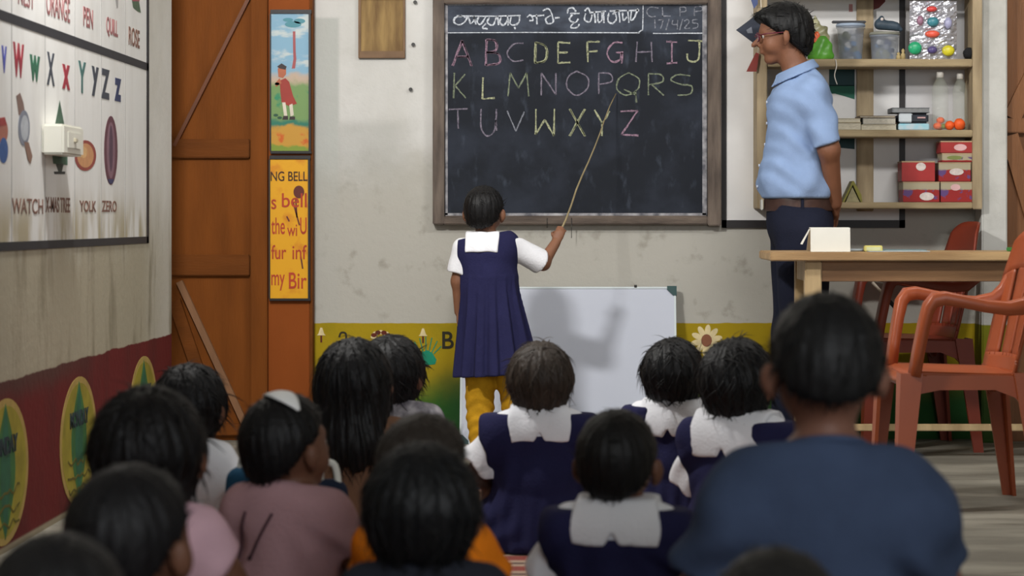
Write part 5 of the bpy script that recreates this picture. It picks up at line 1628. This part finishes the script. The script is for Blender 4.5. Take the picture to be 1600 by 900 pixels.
BACK = 'seated children with their backs to the camera'
# far row to near row
seated('short-haired child in a grey patterned shirt beside the long-haired girl', 617, 560, 525, yaw=-.25, head=(-.25, 0, 0), hair='girl', outfit='tee',
       colors=dict(shirt=check_mat('grey_print', (176, 172, 176), (92, 88, 98))), seed=11, group=BACK)
seated('girl with long black hair down her back and a brown top', 556, 620, 530, yaw=-.1, head=(-.1, 0, 0), hair='long', outfit='tee', colors=tee('tan_brown', (120, 88, 68)), seed=12, group=BACK)
seated('girl in navy pinafore and white collar with a brown bob, in front of the whiteboard', 843, 580, 535, yaw=.05, head=(.05, 0, 0), hair='bob', outfit='uniform', colors=UNI, seed=13, hair_rgb=(88, 74, 62), group=BACK, hk=.95, nape=-.01, arms={'sleeve': .75}, arm_out=.012)
seated('farthest girl in navy and white, her black bob below the whiteboard corner', 1055, 545, 530, yaw=-.25, head=(-.15, 0, 0), hair='girl', outfit='uniform', colors=UNI, seed=14, group=BACK, collar_w=.09, collar_low=.27)
seated('girl in navy with a very wide white collar, beside the dark blue t-shirt', 1157, 610, 530, yaw=-.55, head=(-.1, 0, 0), hair='bob', outfit='uniform', colors=UNI, seed=15, group=BACK, collar_w=.10, collar_low=.265, arms={'sleeve': .95})
seated('child in a white shirt with short black hair, sitting near the brown door', 302, 640, 570, yaw=-.75, head=(.35, 0, 0), hair='girl', outfit='puff', colors=dict(shirt=WHITE), pants=(120, 116, 70), seed=16, group=BACK)
seated('girl in a pink top with a thick black bob, beside the red wall band', 236, 900, 605, yaw=-.35, head=(.2, 0, 0), hair='bob', outfit='tee', colors=tee('pink', (206, 168, 178)), seed=17, group=BACK, arms={'sleeve': .30}, hair_rgb=(22, 19, 20))
m_body, m_K, m_hd = seated('child in a mauve t-shirt wearing a white hairband', 452, 790, 618, yaw=-.40, head=(-.35, 0, 0), hair='boy', outfit='tee', colors=tee('mauve', (178, 140, 144)), seed=18, group=BACK, lean=.02)
seated('child with brownish hair in an orange puff-sleeved top, mostly hidden behind a black-haired head', 668, 870, 650, yaw=-.1, head=(-.45, 0, 0), hair='boy', outfit='puff', colors=tee('orange', (226, 124, 24)), seed=19, hair_rgb=(72, 62, 54), group=BACK, bulk=.86)
seated('boy in navy with a white collar sitting to the left of the dark blue t-shirt', 966, 820, 643, yaw=-.12, head=(-.12, 0, 0), hair='boy', outfit='uniform', colors=UNI, seed=20, group=BACK, collar_w=.086, collar_low=.287, hair_rgb=(26, 25, 25), arms={'sleeve': .8})
seated('big boy in a dark blue t-shirt whose shoulders rise above the other children', 1290, 1040, 463, yaw=.02, head=(.02, 0, 0), hair='boy', outfit='tee', colors=tee('dark_blue', (58, 70, 94), var=.18), seed=21, group=BACK, hk=.71, bulk=.83, nape=.012, neck_len=.012, pitch=.04, skin=(120, 82, 66), hair_rgb=(28, 28, 30), arm_out=.01)
seated('black-haired child directly in front of the orange top, lowest at the bottom centre', 660, 1023, 695, yaw=0, head=(0, .0, 0), hair='girl', outfit='tee', colors=tee('black_tee', (36, 38, 46)), seed=22, hair_rgb=(24, 25, 28), group=BACK)
seated('short-haired boy with one ear showing, in front of the girl in pink', 212, 1147, 730, yaw=-.2, head=(-.25, 0, 0), hair='boy', outfit='tee', colors=tee('dark_violet', (56, 50, 66)), seed=23, hair_rgb=(28, 27, 30), group=BACK)
seated('blurred black-haired head cut off by the bottom left corner of the picture', 92, 1400, 838, yaw=0, head=(0, 0, 0), hair='boy', outfit='tee', colors=tee('slate', (60, 66, 74)), seed=24, hair_rgb=(34, 33, 34), group=BACK)
seated('blurred grey-black head cut off by the bottom edge before the dark blue t-shirt', 1212, 1400, 862, yaw=0, head=(0, 0, 0), hair='boy', outfit='tee', colors=tee('slate', (60, 66, 74)), seed=25, hair_rgb=(40, 38, 37), group=BACK)

# white hairband of the child in mauve
bm = nb()
pts = []
for i in range(17):
    a = PI * (.24 + .40 * i / 16)
    q = m_hd.p((.0885 * math.cos(a), -.012, .062 + .0985 * math.sin(a)))
    pts.append(tuple(q * m_K))
rings = []
fw_ = m_hd.R @ np.array((0, 1, 0.))
for i, p in enumerate(pts):
    p = Vector(p); d = (Vector(pts[min(i + 1, 16)]) - Vector(pts[max(i - 1, 0)])).normalized(); f = Vector(fw_); n_ = d.cross(f).normalized()
    wv = .026 * m_K * (.15 + .85 * math.sin(PI * i / 16))
    rings.append([bm.verts.new(p + f * wv * a + n_ * .003 * b) for a, b in ((-1, 0), (-.6, 1), (.6, 1), (1, 0), (.6, -1), (-.6, -1))])
for i in range(16):
    for k in range(6):
        bm.faces.new((rings[i][k], rings[i][(k + 1) % 6], rings[i + 1][(k + 1) % 6], rings[i + 1][k]))
bm.faces.new(rings[0]); bm.faces.new(rings[-1])
obj('hairband', bm, mat('hairband_white', (246, 246, 244), 0.5, .02), m_body, smooth=True)
# the two dark cords hanging down the back of the mauve shirt
cordm = mat('cord_plum', (78, 52, 58), .8)
for x0, x1_, z0, z1 in ((-.052, -.090, .318, .20), (.012, -.042, .318, .225)):
    pts = []
    dg = bpy.context.evaluated_depsgraph_get()
    shirt_o = [c for c in m_body.children if c.name.startswith('shirt')][0]
    from mathutils.bvhtree import BVHTree
    bv = BVHTree.FromPolygons([v.co.copy() for v in shirt_o.data.vertices], [tuple(p.vertices) for p in shirt_o.data.polygons])
    for i in range(9):
        u = i / 8
        p = Vector((x0 + (x1_ - x0) * u, -.4, z0 + (z1 - z0) * u)) * m_K
        hit = bv.ray_cast(p, Vector((0, 1, 0)))
        if hit[0] is not None: pts.append(tuple(hit[0] + Vector((0, -.0015, 0))))
    if len(pts) > 2:
        bm = nb(); tube(bm, pts, [.0032] * (len(pts) - 1) + [.005], 6); obj('cord', bm, cordm, shirt_o)

# ------------------------------------------------------------------ the girl at the blackboard
def standing_girl():
    Y = 8.72
    s = FPX / Y
    top = HCAM - (288 - VPY) / s
    K = top / 1.03
    cx = 765
    X0 = (cx - VPX) / s
    def at(px, py, y=0.0):                 # body coordinates of a pixel, y forward of the body plane
        return np.array(((px - cx) / s / K, y, (HCAM - (py - VPY) / s) / K))
    hd = Head(at(757, 350, .0) + np.array((0, 0, -.0)), rotm(-.25, .06, 0), .92)
    shL, shR = at(724, 392, 0), at(799, 384, 0)
    elL, wrL = at(716, 440, .01), at(717, 488, .03)
    elR, wrR = at(848, 412, .06), at(868, 380, .12)
    torso = [cone(at(763, 500), at(764, 435), .088, .080, (0, 1, 0), 1.2), cone(at(764, 435), at(762, 402), .082, .088, (0, 1, 0), 1.3),
             cone(shL + np.array((.02, 0, 0)), shR - np.array((.02, 0, 0)), .036, .036, k=.05), cone(at(750, 384), at(768, 383), .032, .032, k=.04)]
    neck = [cone(at(758, 385), at(757, 345), .032, .030, k=.02)]
    hipL, knL, anL = at(749, 540), at(750, 628, .01), at(750, 696, -.01)
    hipR, knR, anR = at(790, 540), at(805, 628, .01), at(810, 696, -.01)
    legs = [cone(hipL, knL, .064, .045), cone(knL, anL, .043, .028), cone(hipR, knR, .064, .045), cone(knR, anR, .043, .028)]
    feet = []
    for an, q in ((anL, -1), (anR, 1)):
        b = np.array((an[0], an[1], .03))
        feet += [cone(an, b, .028, .026), cone(b + np.array((0, -.015, -.004)), b + np.array((.012 * q, .095, -.012)), .026, .016), ell(b + np.array((.012 * q, .085, -.013)), (.034, .04, .015))]
    upper = [cone(shL, elL, .032, .026), cone(shR, elR, .033, .027)]
    fore = [cone(elL, wrL, .026, .019), cone(elR, wrR, .026, .019)]
    hands = hand(wrL, (0.02, .03, -1), (.6, .5, 0), (.2, 1, 0), .105, .3) + hand(wrR, (.35, .12, .9), (-.2, 1, .1), (-.9, .1, .2), .100, 1.0)
    F = Field((-.22, -.16, -.01), (.36, .30, 1.06), .0062)
    F.add(torso + neck, .03); F.add(upper + fore, .018); F.add(legs, .02); F.add(feet + hands, .008); F.add(hd.prims(), .016)
    V, Q = F.mesh(smax(F.D, -F.z + 0 * F.x, .004))
    body = to_mesh('person', V * K, Q, skin_mat((124, 84, 62)))
    place(body, (X0, Y, 0.001), 0)
    tag(body, 'standing girl in navy pinafore and yellow trousers pointing at the blackboard with a stick', 'person')
    hd.eyes(body, K)
    make_hair(hd, 'boy', 31, body, K, hair_mat((24, 22, 23)), nape=-.03)
    Fc = Field((-.26, -.19, .0), (.36, .22, .90), .0062)
    fold = folds(Fc, 5, .0026, 60, (1, 1, .7)) + folds(Fc, 55, .002, 26, (1, 1, .4))
    # blouse
    D = Fc.fresh(torso, .03, .009)
    tmp = [cone(shL, shL + (elL - shL) * .72, .040, .046), cone(shR, shR + (elR - shR) * .92, .042, .048)]
    Ds = Fc.fresh(tmp, .02, .003)
    for a, b_, f in ((shL, elL, .72), (shR, elR, .95)):
        e2 = a + (b_ - a) * f; d = (b_ - a) / np.linalg.norm(b_ - a); q = 1 if a[0] > at(cx, 400)[0] else -1
        pl_ = (Fc.x - e2[0]) * d[0] + (Fc.y - e2[1]) * d[1] + (Fc.z - e2[2]) * d[2]
        Ds = np.where(Fc.x * q > 0, smax(Ds, pl_, .004), Ds)
    hh = np.clip(.5 + .5 * (Ds - D) / .02, 0, 1)
    D = Ds * (1 - hh) + D * hh - .02 * hh * (1 - hh) + fold * .8
    zt_ = at(0, 372)[2]
    nx_ = at(757, 0)[0]
    D = smax(D, Fc.z - zt_ + 0 * Fc.x + 0 * Fc.y, .006)
    D = smax(D, -(Fc.z - at(0, 500)[2]) + 0 * Fc.x + 0 * Fc.y, .006)
    D = smax(D, -np.maximum(np.sqrt((Fc.x - nx_) ** 2 + Fc.y ** 2) - .040, -(Fc.z - at(0, 384)[2]) + 0 * Fc.x), .004)
    to_mesh('blouse', *(lambda v, q: (v * K, q))(*Fc.mesh(D)), WHITE, body)
    # pinafore
    Dp = Fc.fresh(torso, .03, .0155) + fold * .5
    zw, zh = at(0, 438)[2], at(0, 586)[2]
    cxx = at(764, 0)[0]
    tt = np.clip((zw - Fc.z) / (zw - zh), 0, 1)
    ang = np.arctan2(Fc.x - cxx, Fc.y)
    r = .100 + .058 * tt + (.004 + .009 * tt) * np.sin(ang * 13 + .8) + .003 * np.sin(ang * 29)
    cx_t = cxx + .030 * tt
    sk = (np.sqrt((Fc.x - cx_t) ** 2 + (Fc.y * 1.18) ** 2) - r) * .8
    sk = np.maximum(np.maximum(sk, Fc.z - zw - .01 + 0 * sk), -(Fc.z - zh - .010 * np.clip((Fc.x - cxx) / .15, -1, 1)) + 0 * sk)
    hh = np.clip(.5 + .5 * (sk - Dp) / .015, 0, 1)
    Dp = sk * (1 - hh) + Dp * hh - .015 * hh * (1 - hh)
    ah = np.where(Fc.z > zw + .035, np.maximum(Fc.x - at(812, 0)[0], at(714, 0)[0] - Fc.x), -1.0) + 0 * Fc.y
    Dp = smax(Dp, ah, .006)
    Dp = smax(Dp, Fc.z - at(0, 366)[2] - .18 * (Fc.x - cxx) + 0 * Fc.y, .005)
    nk = np.maximum(np.maximum(at(733, 0)[0] - Fc.x, Fc.x - at(775, 0)[0]), -(Fc.z - at(0, 392)[2])) + 0 * Fc.y
    Dp = smax(Dp, -nk, .006)
    Dp = smax(Dp, .0025 - np.maximum(np.abs(Fc.x - at(751, 0)[0]) , (Fc.y + .03)) + 0 * Fc.z, .003)   # back seam
    to_mesh('pinafore', *(lambda v, q: (v * K, q))(*Fc.mesh(Dp)), NAVY, body)
    # collar
    Fk = Field((-.16, -.16, at(0, 400)[2]), (.14, .14, at(0, 350)[2]), .0045)
    Dk = Fk.fresh(torso, .03, .021)
    Dn = np.sqrt((Fk.x - nx_) ** 2 + Fk.y ** 2)
    Dk = np.minimum(Dk, np.maximum(np.abs(Dn - .042) - .008, np.abs(Fk.z - at(0, 368)[2]) - .016))
    Dk = smax(Dk, np.maximum(np.maximum(at(728, 0)[0] - Fk.x, Fk.x - at(778, 0)[0] - .1 * (Fk.z - at(0, 394)[2])), -(Fk.z - at(0, 394)[2])) + 0 * Fk.y, .004)
    Dk = smax(Dk, Fk.z - at(0, 362)[2] + 0 * Fk.x + 0 * Fk.y, .004)
    Dk = smax(Dk, -(Dn - .034) + 0 * Fk.z, .004) + folds(Fk, 9, .0018, 80)
    to_mesh('collar', *(lambda v, q: (v * K, q))(*Fk.mesh(Dk)), WHITE, body)
    # crumpled yellow trousers
    Fp = Field((-.18, -.14, .02), (.22, .14, .56), .0055)
    zz = Fp.z
    wrk = .0024 * np.sin(zz * 150 + 3 * np.sin(Fp.x * 40) + Fp.y * 30) * np.clip((.30 - zz) / .12, .15, 1) + folds(Fp, 8, .003, 60, (1, 1, 1.5))
    Dt = Fp.fresh([cone(at(760, 520), at(778, 520), .085, .085, (0, 1, 0), 1.15)], .02, .004)
    for h_, k_, a_ in ((hipL, knL, anL), (hipR, knR, anR)):
        Dt = Fp.add([cone(h_, k_, .064, .052), cone(k_, a_ + np.array((0, 0, .015)), .053, .040)], .014, 0, Dt)
    Dt = smax(Dt + wrk, -(Fp.z - at(0, 697)[2]) + 0 * Fp.x + 0 * Fp.y, .004)
    to_mesh('trousers', *(lambda v, q: (v * K, q))(*Fp.mesh(Dt)), cloth_mat('mustard', (180, 134, 28), var=.16, scale=24), body)
    # the pointing stick runs through her right hand to the board
    w = np.array(wrR) + np.array((.35, .12, .9)) * .062
    hp = Vector((X0 + w[0] * K, Y + (w[1] + .022) * K, w[2] * K))
    tip = P(962, 146, YB - .012)
    tail = hp + (hp - tip).normalized() * .035
    bm = nb()
    pts = [tail.lerp(tip, i / 10) for i in range(11)]
    pts = [p + Vector((.003 * math.sin(i * 1.3), 0, .002 * math.cos(i * 2.1))) for i, p in enumerate(pts)]
    tube(bm, [tuple(p) for p in pts], [.0042 - .0022 * i / 10 for i in range(11)], 8)
    tag(obj('pointing_stick', bm, mat('cane', (138, 124, 92), 0.6, 0.15, 20)), 'thin pale cane held up to the alphabet on the blackboard', 'pointer stick')
standing_girl()

# ------------------------------------------------------------------ the teacher
def teacher():
    Y = 9.03
    s = FPX / Y
    cx = 1245
    X0 = (cx - VPX) / s
    # local frame: forward +y is the picture's left, local x is depth: +x = his right side = away from the camera
    def at(px, py, x=0.0):
        return np.array((x, -(px - cx) / s, HCAM - (py - VPY) / s))
    hd = Head(at(1224, 76), rotm(0, -.10, 0), 1.10)
    sh = {q: at(1262, 152, .138 * q) for q in (1, -1)}
    el = {-1: at(1288, 236, -.165), 1: at(1290, 240, .160)}
    wr = {-1: at(1302, 318, -.06), 1: at(1306, 326, .07)}
    torso = [cone(at(1250, 330), at(1243, 285), .130, .132, (0, 1, 0), 1.12), cone(at(1243, 285), at(1247, 175), .132, .140, (0, 1, 0), 1.22),
             cone(sh[-1] * np.array((.8, 1, 1)), sh[1] * np.array((.8, 1, 1)), .056, .056, k=.07), cone(at(1254, 128, -.06), at(1254, 128, .06), .045, .045, k=.05)]
    neck = [cone(at(1252, 128), at(1233, 82), .055, .052, k=.03)]
    upper = [cone(sh[q], el[q], .052, .041) for q in (1, -1)]
    fore = [cone(el[q], wr[q], .040, .028) for q in (1, -1)]
    hands = hand(wr[-1], at(1306, 345, -.0) - wr[-1] + np.array((.03, 0, 0)), (.2, 1, 0), (0, 0.1, 1), .175, .5) + hand(wr[1], at(1304, 345, .02) - wr[1], (-.2, 1, 0), (0, .1, 1), .175, .4)
    hip = {q: at(1252, 365, .085 * q) for q in (1, -1)}
    kn = {q: at(1249 - 3 * q, 520, .09 * q) for q in (1, -1)}
    an = {q: np.array((.09 * q, -.02 + .03 * q, .08)) for q in (1, -1)}
    legs = [c for q in (1, -1) for c in (cone(hip[q], kn[q], .100, .066), cone(kn[q], an[q], .064, .042))]
    feet = [c for q in (1, -1) for c in (cone(an[q], an[q] * np.array((1, 1, 0)) + np.array((0, -.01, .035)), .04, .034), cone(an[q] * np.array((1, 1, 0)) + np.array((0, -.02, .034)), an[q] * np.array((1, 1, 0)) + np.array((.02 * q, .17, .022)), .036, .024))]
    F = Field((-.30, -.24, -.005), (.30, .26, 1.78), .0085)
    F.add(torso + neck, .04); F.add(upper + fore, .022); F.add(legs, .03); F.add(feet, .012); F.add(hands, .006); F.add(hd.prims(True), .018)
    Fh = Field(hd.c + np.array((-.13, -.17, -.13)), hd.c + np.array((.13, .17, .20)), .0045)
    V, Q = F.mesh(smax(F.D, -F.z + 0 * F.x, .004))
    body = to_mesh('person', V, Q, skin_mat((124, 82, 60)))
    place(body, (X0, Y, 0.001), PI / 2)
    tag(body, 'male teacher in a light blue shirt and glasses standing behind the table, facing the children', 'person')
    body['label'] = 'man in a light blue shirt and glasses standing behind the table, hands behind his back'
    hd.eyes(body, 1.0)
    make_hair(hd, 'teacher', 41, body, 1.0, hair_mat((20, 20, 22)), .005)
    Fc = Field((-.32, -.24, .86), (.32, .26, 1.56), .0075)
    fold = folds(Fc, 21, .0056, 46, (.6, 1, 1)) + folds(Fc, 22, .0045, 85, (.5, 1, 1)) + folds(Fc, 23, .004, 22, (.4, 1, .8))
    D = Fc.fresh(torso, .04, .012)
    bl = np.clip((1.10 - Fc.z) / .12, 0, 1)
    D = Fc.add([cone(at(1246, 296), at(1246, 275), .138, .132, (0, 1, 0), 1.08)], .04, .012, D)
    Ds = Fc.fresh([cone(sh[q] + np.array((-.01 * q, 0, 0)), sh[q] + (el[q] - sh[q]) * .95, .060, .058) for q in (1, -1)], .03, .004)
    for q in (1, -1):
        e2 = sh[q] + (el[q] - sh[q]) * .93; d = (el[q] - sh[q]) / np.linalg.norm(el[q] - sh[q])
        pl_ = (Fc.x - e2[0]) * d[0] + (Fc.y - e2[1]) * d[1] + (Fc.z - e2[2]) * d[2]
        Ds = np.where(Fc.x * q > 0, smax(Ds, pl_, .004), Ds)
    hh = np.clip(.5 + .5 * (Ds - D) / .02, 0, 1)
    D = Ds * (1 - hh) + D * hh - .02 * hh * (1 - hh) + fold
    D = smax(D, -(Fc.z - at(0, 311)[2]) + 0 * Fc.x + 0 * Fc.y, .004)
    nc = at(1245, 118)
    # neck opening: slanted plane, higher at the nape
    D = smax(D, (Fc.z - nc[2] + .55 * (Fc.y - nc[1])) * .87 + 0 * Fc.x, .006)
    shirtm = mat('cloth_blue_shirt', (134, 156, 192), 0.85, 0.05, 14, 0.12, 160, spec=0.15)
    shirt = to_mesh('shirt', *Fc.mesh(D), shirtm, body)
    # turned-down collar lying round the neck, open at the throat
    Fk = Field((-.14, -.16, 1.34), (.14, .16, 1.58), .005)
    ax_ = (at(1233, 82) - at(1252, 128)); ax_ /= np.linalg.norm(ax_)
    b0 = at(1249, 122)
    rel = [Fk.x - b0[0], Fk.y - b0[1], Fk.z - b0[2]]
    hgt = rel[0] * ax_[0] + rel[1] * ax_[1] + rel[2] * ax_[2]
    rad = np.sqrt(np.maximum(0, rel[0] ** 2 + rel[1] ** 2 + rel[2] ** 2 - hgt ** 2))
    Dk = Fk.fresh(torso + [cone(at(1251, 126), at(1243, 106), .070, .060, k=.03)], .04, .019)
    f0, r0 = at(1212, 134), at(1264, 112)
    keep = (Fk.z - (r0[2] + (f0[2] - r0[2]) * (Fk.y - r0[1]) / (f0[1] - r0[1]))) + 0 * Fk.x
    Dk = smax(Dk, -keep, .004)
    n0, n1 = at(1222, 113), at(1262, 96)
    topk = (Fk.z - (n1[2] + (n0[2] - n1[2]) * (Fk.y - n1[1]) / (n0[1] - n1[1]))) + 0 * Fk.x
    Dk = smax(Dk, topk, .004)
    Dk = smax(Dk, .056 - rad, .004)
    wedge = np.maximum(np.abs(Fk.x) - .012 - .9 * np.maximum(0, at(0, 112)[2] - Fk.z) * 0 - .010, -(Fk.y - .03)) + 0 * Fk.z
    Dk = smax(Dk, -wedge, .003)
    to_mesh('collar', *Fk.mesh(Dk), shirtm, shirt)
    # front placket and buttons
    for i in range(5):
        q_ = at(0, 160 + 33 * i)
        sub = np.argmin(np.abs(Fc.z[0, 0] - q_[2])); ix_ = np.argmin(np.abs(Fc.x[:, 0, 0]))
        row = D[ix_, :, sub]; jj = np.where(row < 0)[0]
        if len(jj):
            yb = Fc.y[0, jj.max(), 0] + .006
            bm = nb(); tube(bm, [(0, yb - .004, q_[2]), (0, yb + .002, q_[2])], .0055, 10); obj('button', bm, mat('shirt_button', (196, 204, 220), .4), shirt)
    # belt and trousers
    Ft = Field((-.24, -.24, .0), (.24, .24, 1.0), .0085)
    ft = folds(Ft, 31, .004, 34, (1, 1, .6))
    Dt = Ft.fresh([cone(at(1249, 345), at(1249, 315), .128, .126, (0, 1, 0), 1.05)], .03, .012)
    for q in (1, -1):
        Dt = Ft.add([cone(hip[q], kn[q], .110, .088), cone(kn[q], an[q] + np.array((0, 0, -.02)), .088, .078)], .03, .004, Dt)
    Dt = smax(Dt + ft, -(Ft.z - .045) + 0 * Ft.x + 0 * Ft.y, .004)
    Dt = smax(Dt, Ft.z - at(0, 310)[2] + 0 * Ft.x + 0 * Ft.y, .004)
    tr = to_mesh('trousers', *Ft.mesh(Dt), cloth_mat('dark_trousers', (28, 31, 46), var=.12), body)
    Fb = Field((-.20, -.20, at(0, 336)[2]), (.20, .20, at(0, 304)[2]), .005)
    Db = Fb.fresh([cone(at(1249, 345), at(1249, 300), .128, .126, (0, 1, 0), 1.05)], .03, .0185)
    Db = smax(Db, np.abs(Fb.z - at(0, 320)[2]) - .027 + 0 * Fb.x + 0 * Fb.y, .004)
    belt = to_mesh('belt', *Fb.mesh(Db), mat('brown_belt', (64, 44, 38), 0.45, 0.2, 30), body)
    bm = nb(); c = at(1193, 320)
    box(bm, -.026, .026, c[1] + .004, c[1] + .012, c[2] - .022, c[2] + .022, .003)
    obj('buckle', bm, mat('buckle_metal', (150, 146, 136), 0.3, metal=.8), belt)
    bm = nb(); c = at(1248, 320, -.152); box(bm, -.152, -.146, c[1] - .006, c[1] + .006, c[2] - .032, c[2] + .032, .002); obj('belt_loop', bm, cloth_mat('dark_trousers', (28, 31, 46)), tr)
    # shoes
    for q in (1, -1):
        Fs = Field(an[q] + np.array((-.09, -.12, -.082)), an[q] + np.array((.09, .24, .06)), .006)
        Fs.add([c for c in feet[(0 if q == 1 else 2):(2 if q == 1 else 4)]], .012, .008)
        Dz = smax(Fs.D, -Fs.z + 0 * Fs.x, .003)
        Dz = smax(Dz, Fs.z - .075 - .25 * np.minimum(0, Fs.y - an[q][1]) + 0 * Fs.x, .004)
        to_mesh('shoe', *Fs.mesh(Dz), mat('brown_leather', (58, 40, 32), 0.4, 0.15, 20), body)
    # glasses
    gm = mat('maroon_spectacles', (92, 26, 44), 0.35, 0.1, 20)
    g = None
    bm = nb()
    for q in (1, -1):
        pts = [tuple(hd.p((.030 * q + .020 * math.cos(a), .0905 - .012 * abs(math.cos(a) * .5 + .5 * q * 0), .046 + .015 * math.sin(a)))) for a in [2 * PI * i / 20 for i in range(21)]]
        tube(bm, pts, .0024, 6, cap=False)
        tube(bm, [tuple(hd.p((.050 * q, .086, .052))), tuple(hd.p((.074 * q, .06, .053))), tuple(hd.p((.080 * q, .0, .052))), tuple(hd.p((.080 * q, -.016, .040)))], .0024, 6)
    tube(bm, [tuple(hd.p((-.011, .092, .05))), tuple(hd.p((0, .097, .052))), tuple(hd.p((.011, .092, .05)))], .0022, 6)
    sp_ = obj('spectacles', bm, gm, body)
    lens = glass_mat('lens_glass', (220, 226, 230), 0.12, 0.05)
    for q in (1, -1):
        bm = nb(); c = [bm.verts.new(tuple(hd.p((.030 * q + .0195 * math.cos(a), .0895, .046 + .0145 * math.sin(a))))) for a in [2 * PI * i / 20 for i in range(20)]]
        f = bm.faces.new(c); r = bmesh.ops.extrude_face_region(bm, geom=[f]); bmesh.ops.translate(bm, verts=[v for v in r['geom'] if isinstance(v, bmesh.types.BMVert)], vec=tuple(hd.R @ np.array((0, -.0012, 0))))
        obj('spectacle_lens', bm, lens, sp_)
    # buttons and pocket on the shirt front
    return body
teacher()

# ------------------------------------------------------------------ things on the floor among the children
# striped mat
def mat_stripes():
    n = NT('striped_mat', 0.9)
    v = n.math('FRACT', n.math('MULTIPLY', n.y, 5.5))
    c = n.mix(n.ramp(v, 0.40, 0.46), (150, 74, 66), (186, 160, 138))
    c = n.mix(n.math('MULTIPLY', n.ramp(v, 0.62, 0.66), n.ramp(v, 0.80, 0.76)), c, (84, 60, 60))
    return n.done(n.mix(n.math('MULTIPLY', n.noise(60, 3), 0.25), c, (90, 70, 60)), n.noise(120, 2, (1, 6, 1)), .4)
bm = nb(); box(bm, -1.25, .55, 2.0, 7.3, 0.0005, .0125, .004)
tag(obj('striped_mat', bm, mat_stripes()), 'red and cream striped floor mat on which the children sit', 'mat')
def bag(name, label, px, py, s, size, m, rotz=0.0, strap=None):
    x = (px - VPX) / s
    t = thing(name, label, 'bag', (x, FPX / s, .0135 if -1.25 < x < .55 else .001), rotz)
    w, d, h = size
    F = Field((-w - .02, -d - .03, -.01), (w + .02, d + .03, h + .04), .006)
    bx = np.maximum(np.maximum(np.abs(F.x) - w + .03 + .0 * F.z, np.abs(F.y) - d + .03 + .25 * d * F.z / h), np.abs(F.z - h / 2) - h / 2 + .03)
    q = [np.maximum(0, v) for v in (np.abs(F.x) - w + .03, np.abs(F.y) - d + .03 + .3 * d * F.z / h, np.abs(F.z - h / 2) - h / 2 + .03)]
    D = np.sqrt(q[0] ** 2 + q[1] ** 2 + q[2] ** 2) + np.minimum(0, bx) - .03
    to_mesh('bag_body', *F.mesh(D + folds(F, int(px), .004, 50)), m, t)
    if strap:
        bm = nb(); tube(bm, smooth_line([(-w * .5, -d * .4, h * .9), (-w * .3, -d * .2, h + .03), (w * .3, -d * .2, h + .03), (w * .5, -d * .4, h * .9)], 5), .008, 8); obj('bag_handle', bm, strap, t)
        bm = nb(); box(bm, -w * .9, w * .9, -d - .006, -d + .014, h * .68, h * .78, .004); obj('bag_trim', bm, strap, t)
blue_bag = cloth_mat('bag_blue', (44, 88, 120), var=.2); navy_bag = cloth_mat('bag_navy', (28, 36, 54)); pale = mat('bag_pale', (206, 206, 198), .6)
bag('school_bag', 'blue school bag with a pale trim on the floor beside the white-shirted child', 396, 0, 690, (.055, .07, .33), blue_bag, -.2, pale)
bag('school_bag', 'dark navy bag with a white strap behind the mauve t-shirt', 513, 0, 690, (.045, .06, .30), navy_bag, .2, pale)
bag('cloth_bag', 'small pink-red cloth bag on the mat left of the mauve t-shirt', 351, 0, 735, (.03, .04, .15), cloth_mat('bag_pink', (176, 58, 78)), .1)
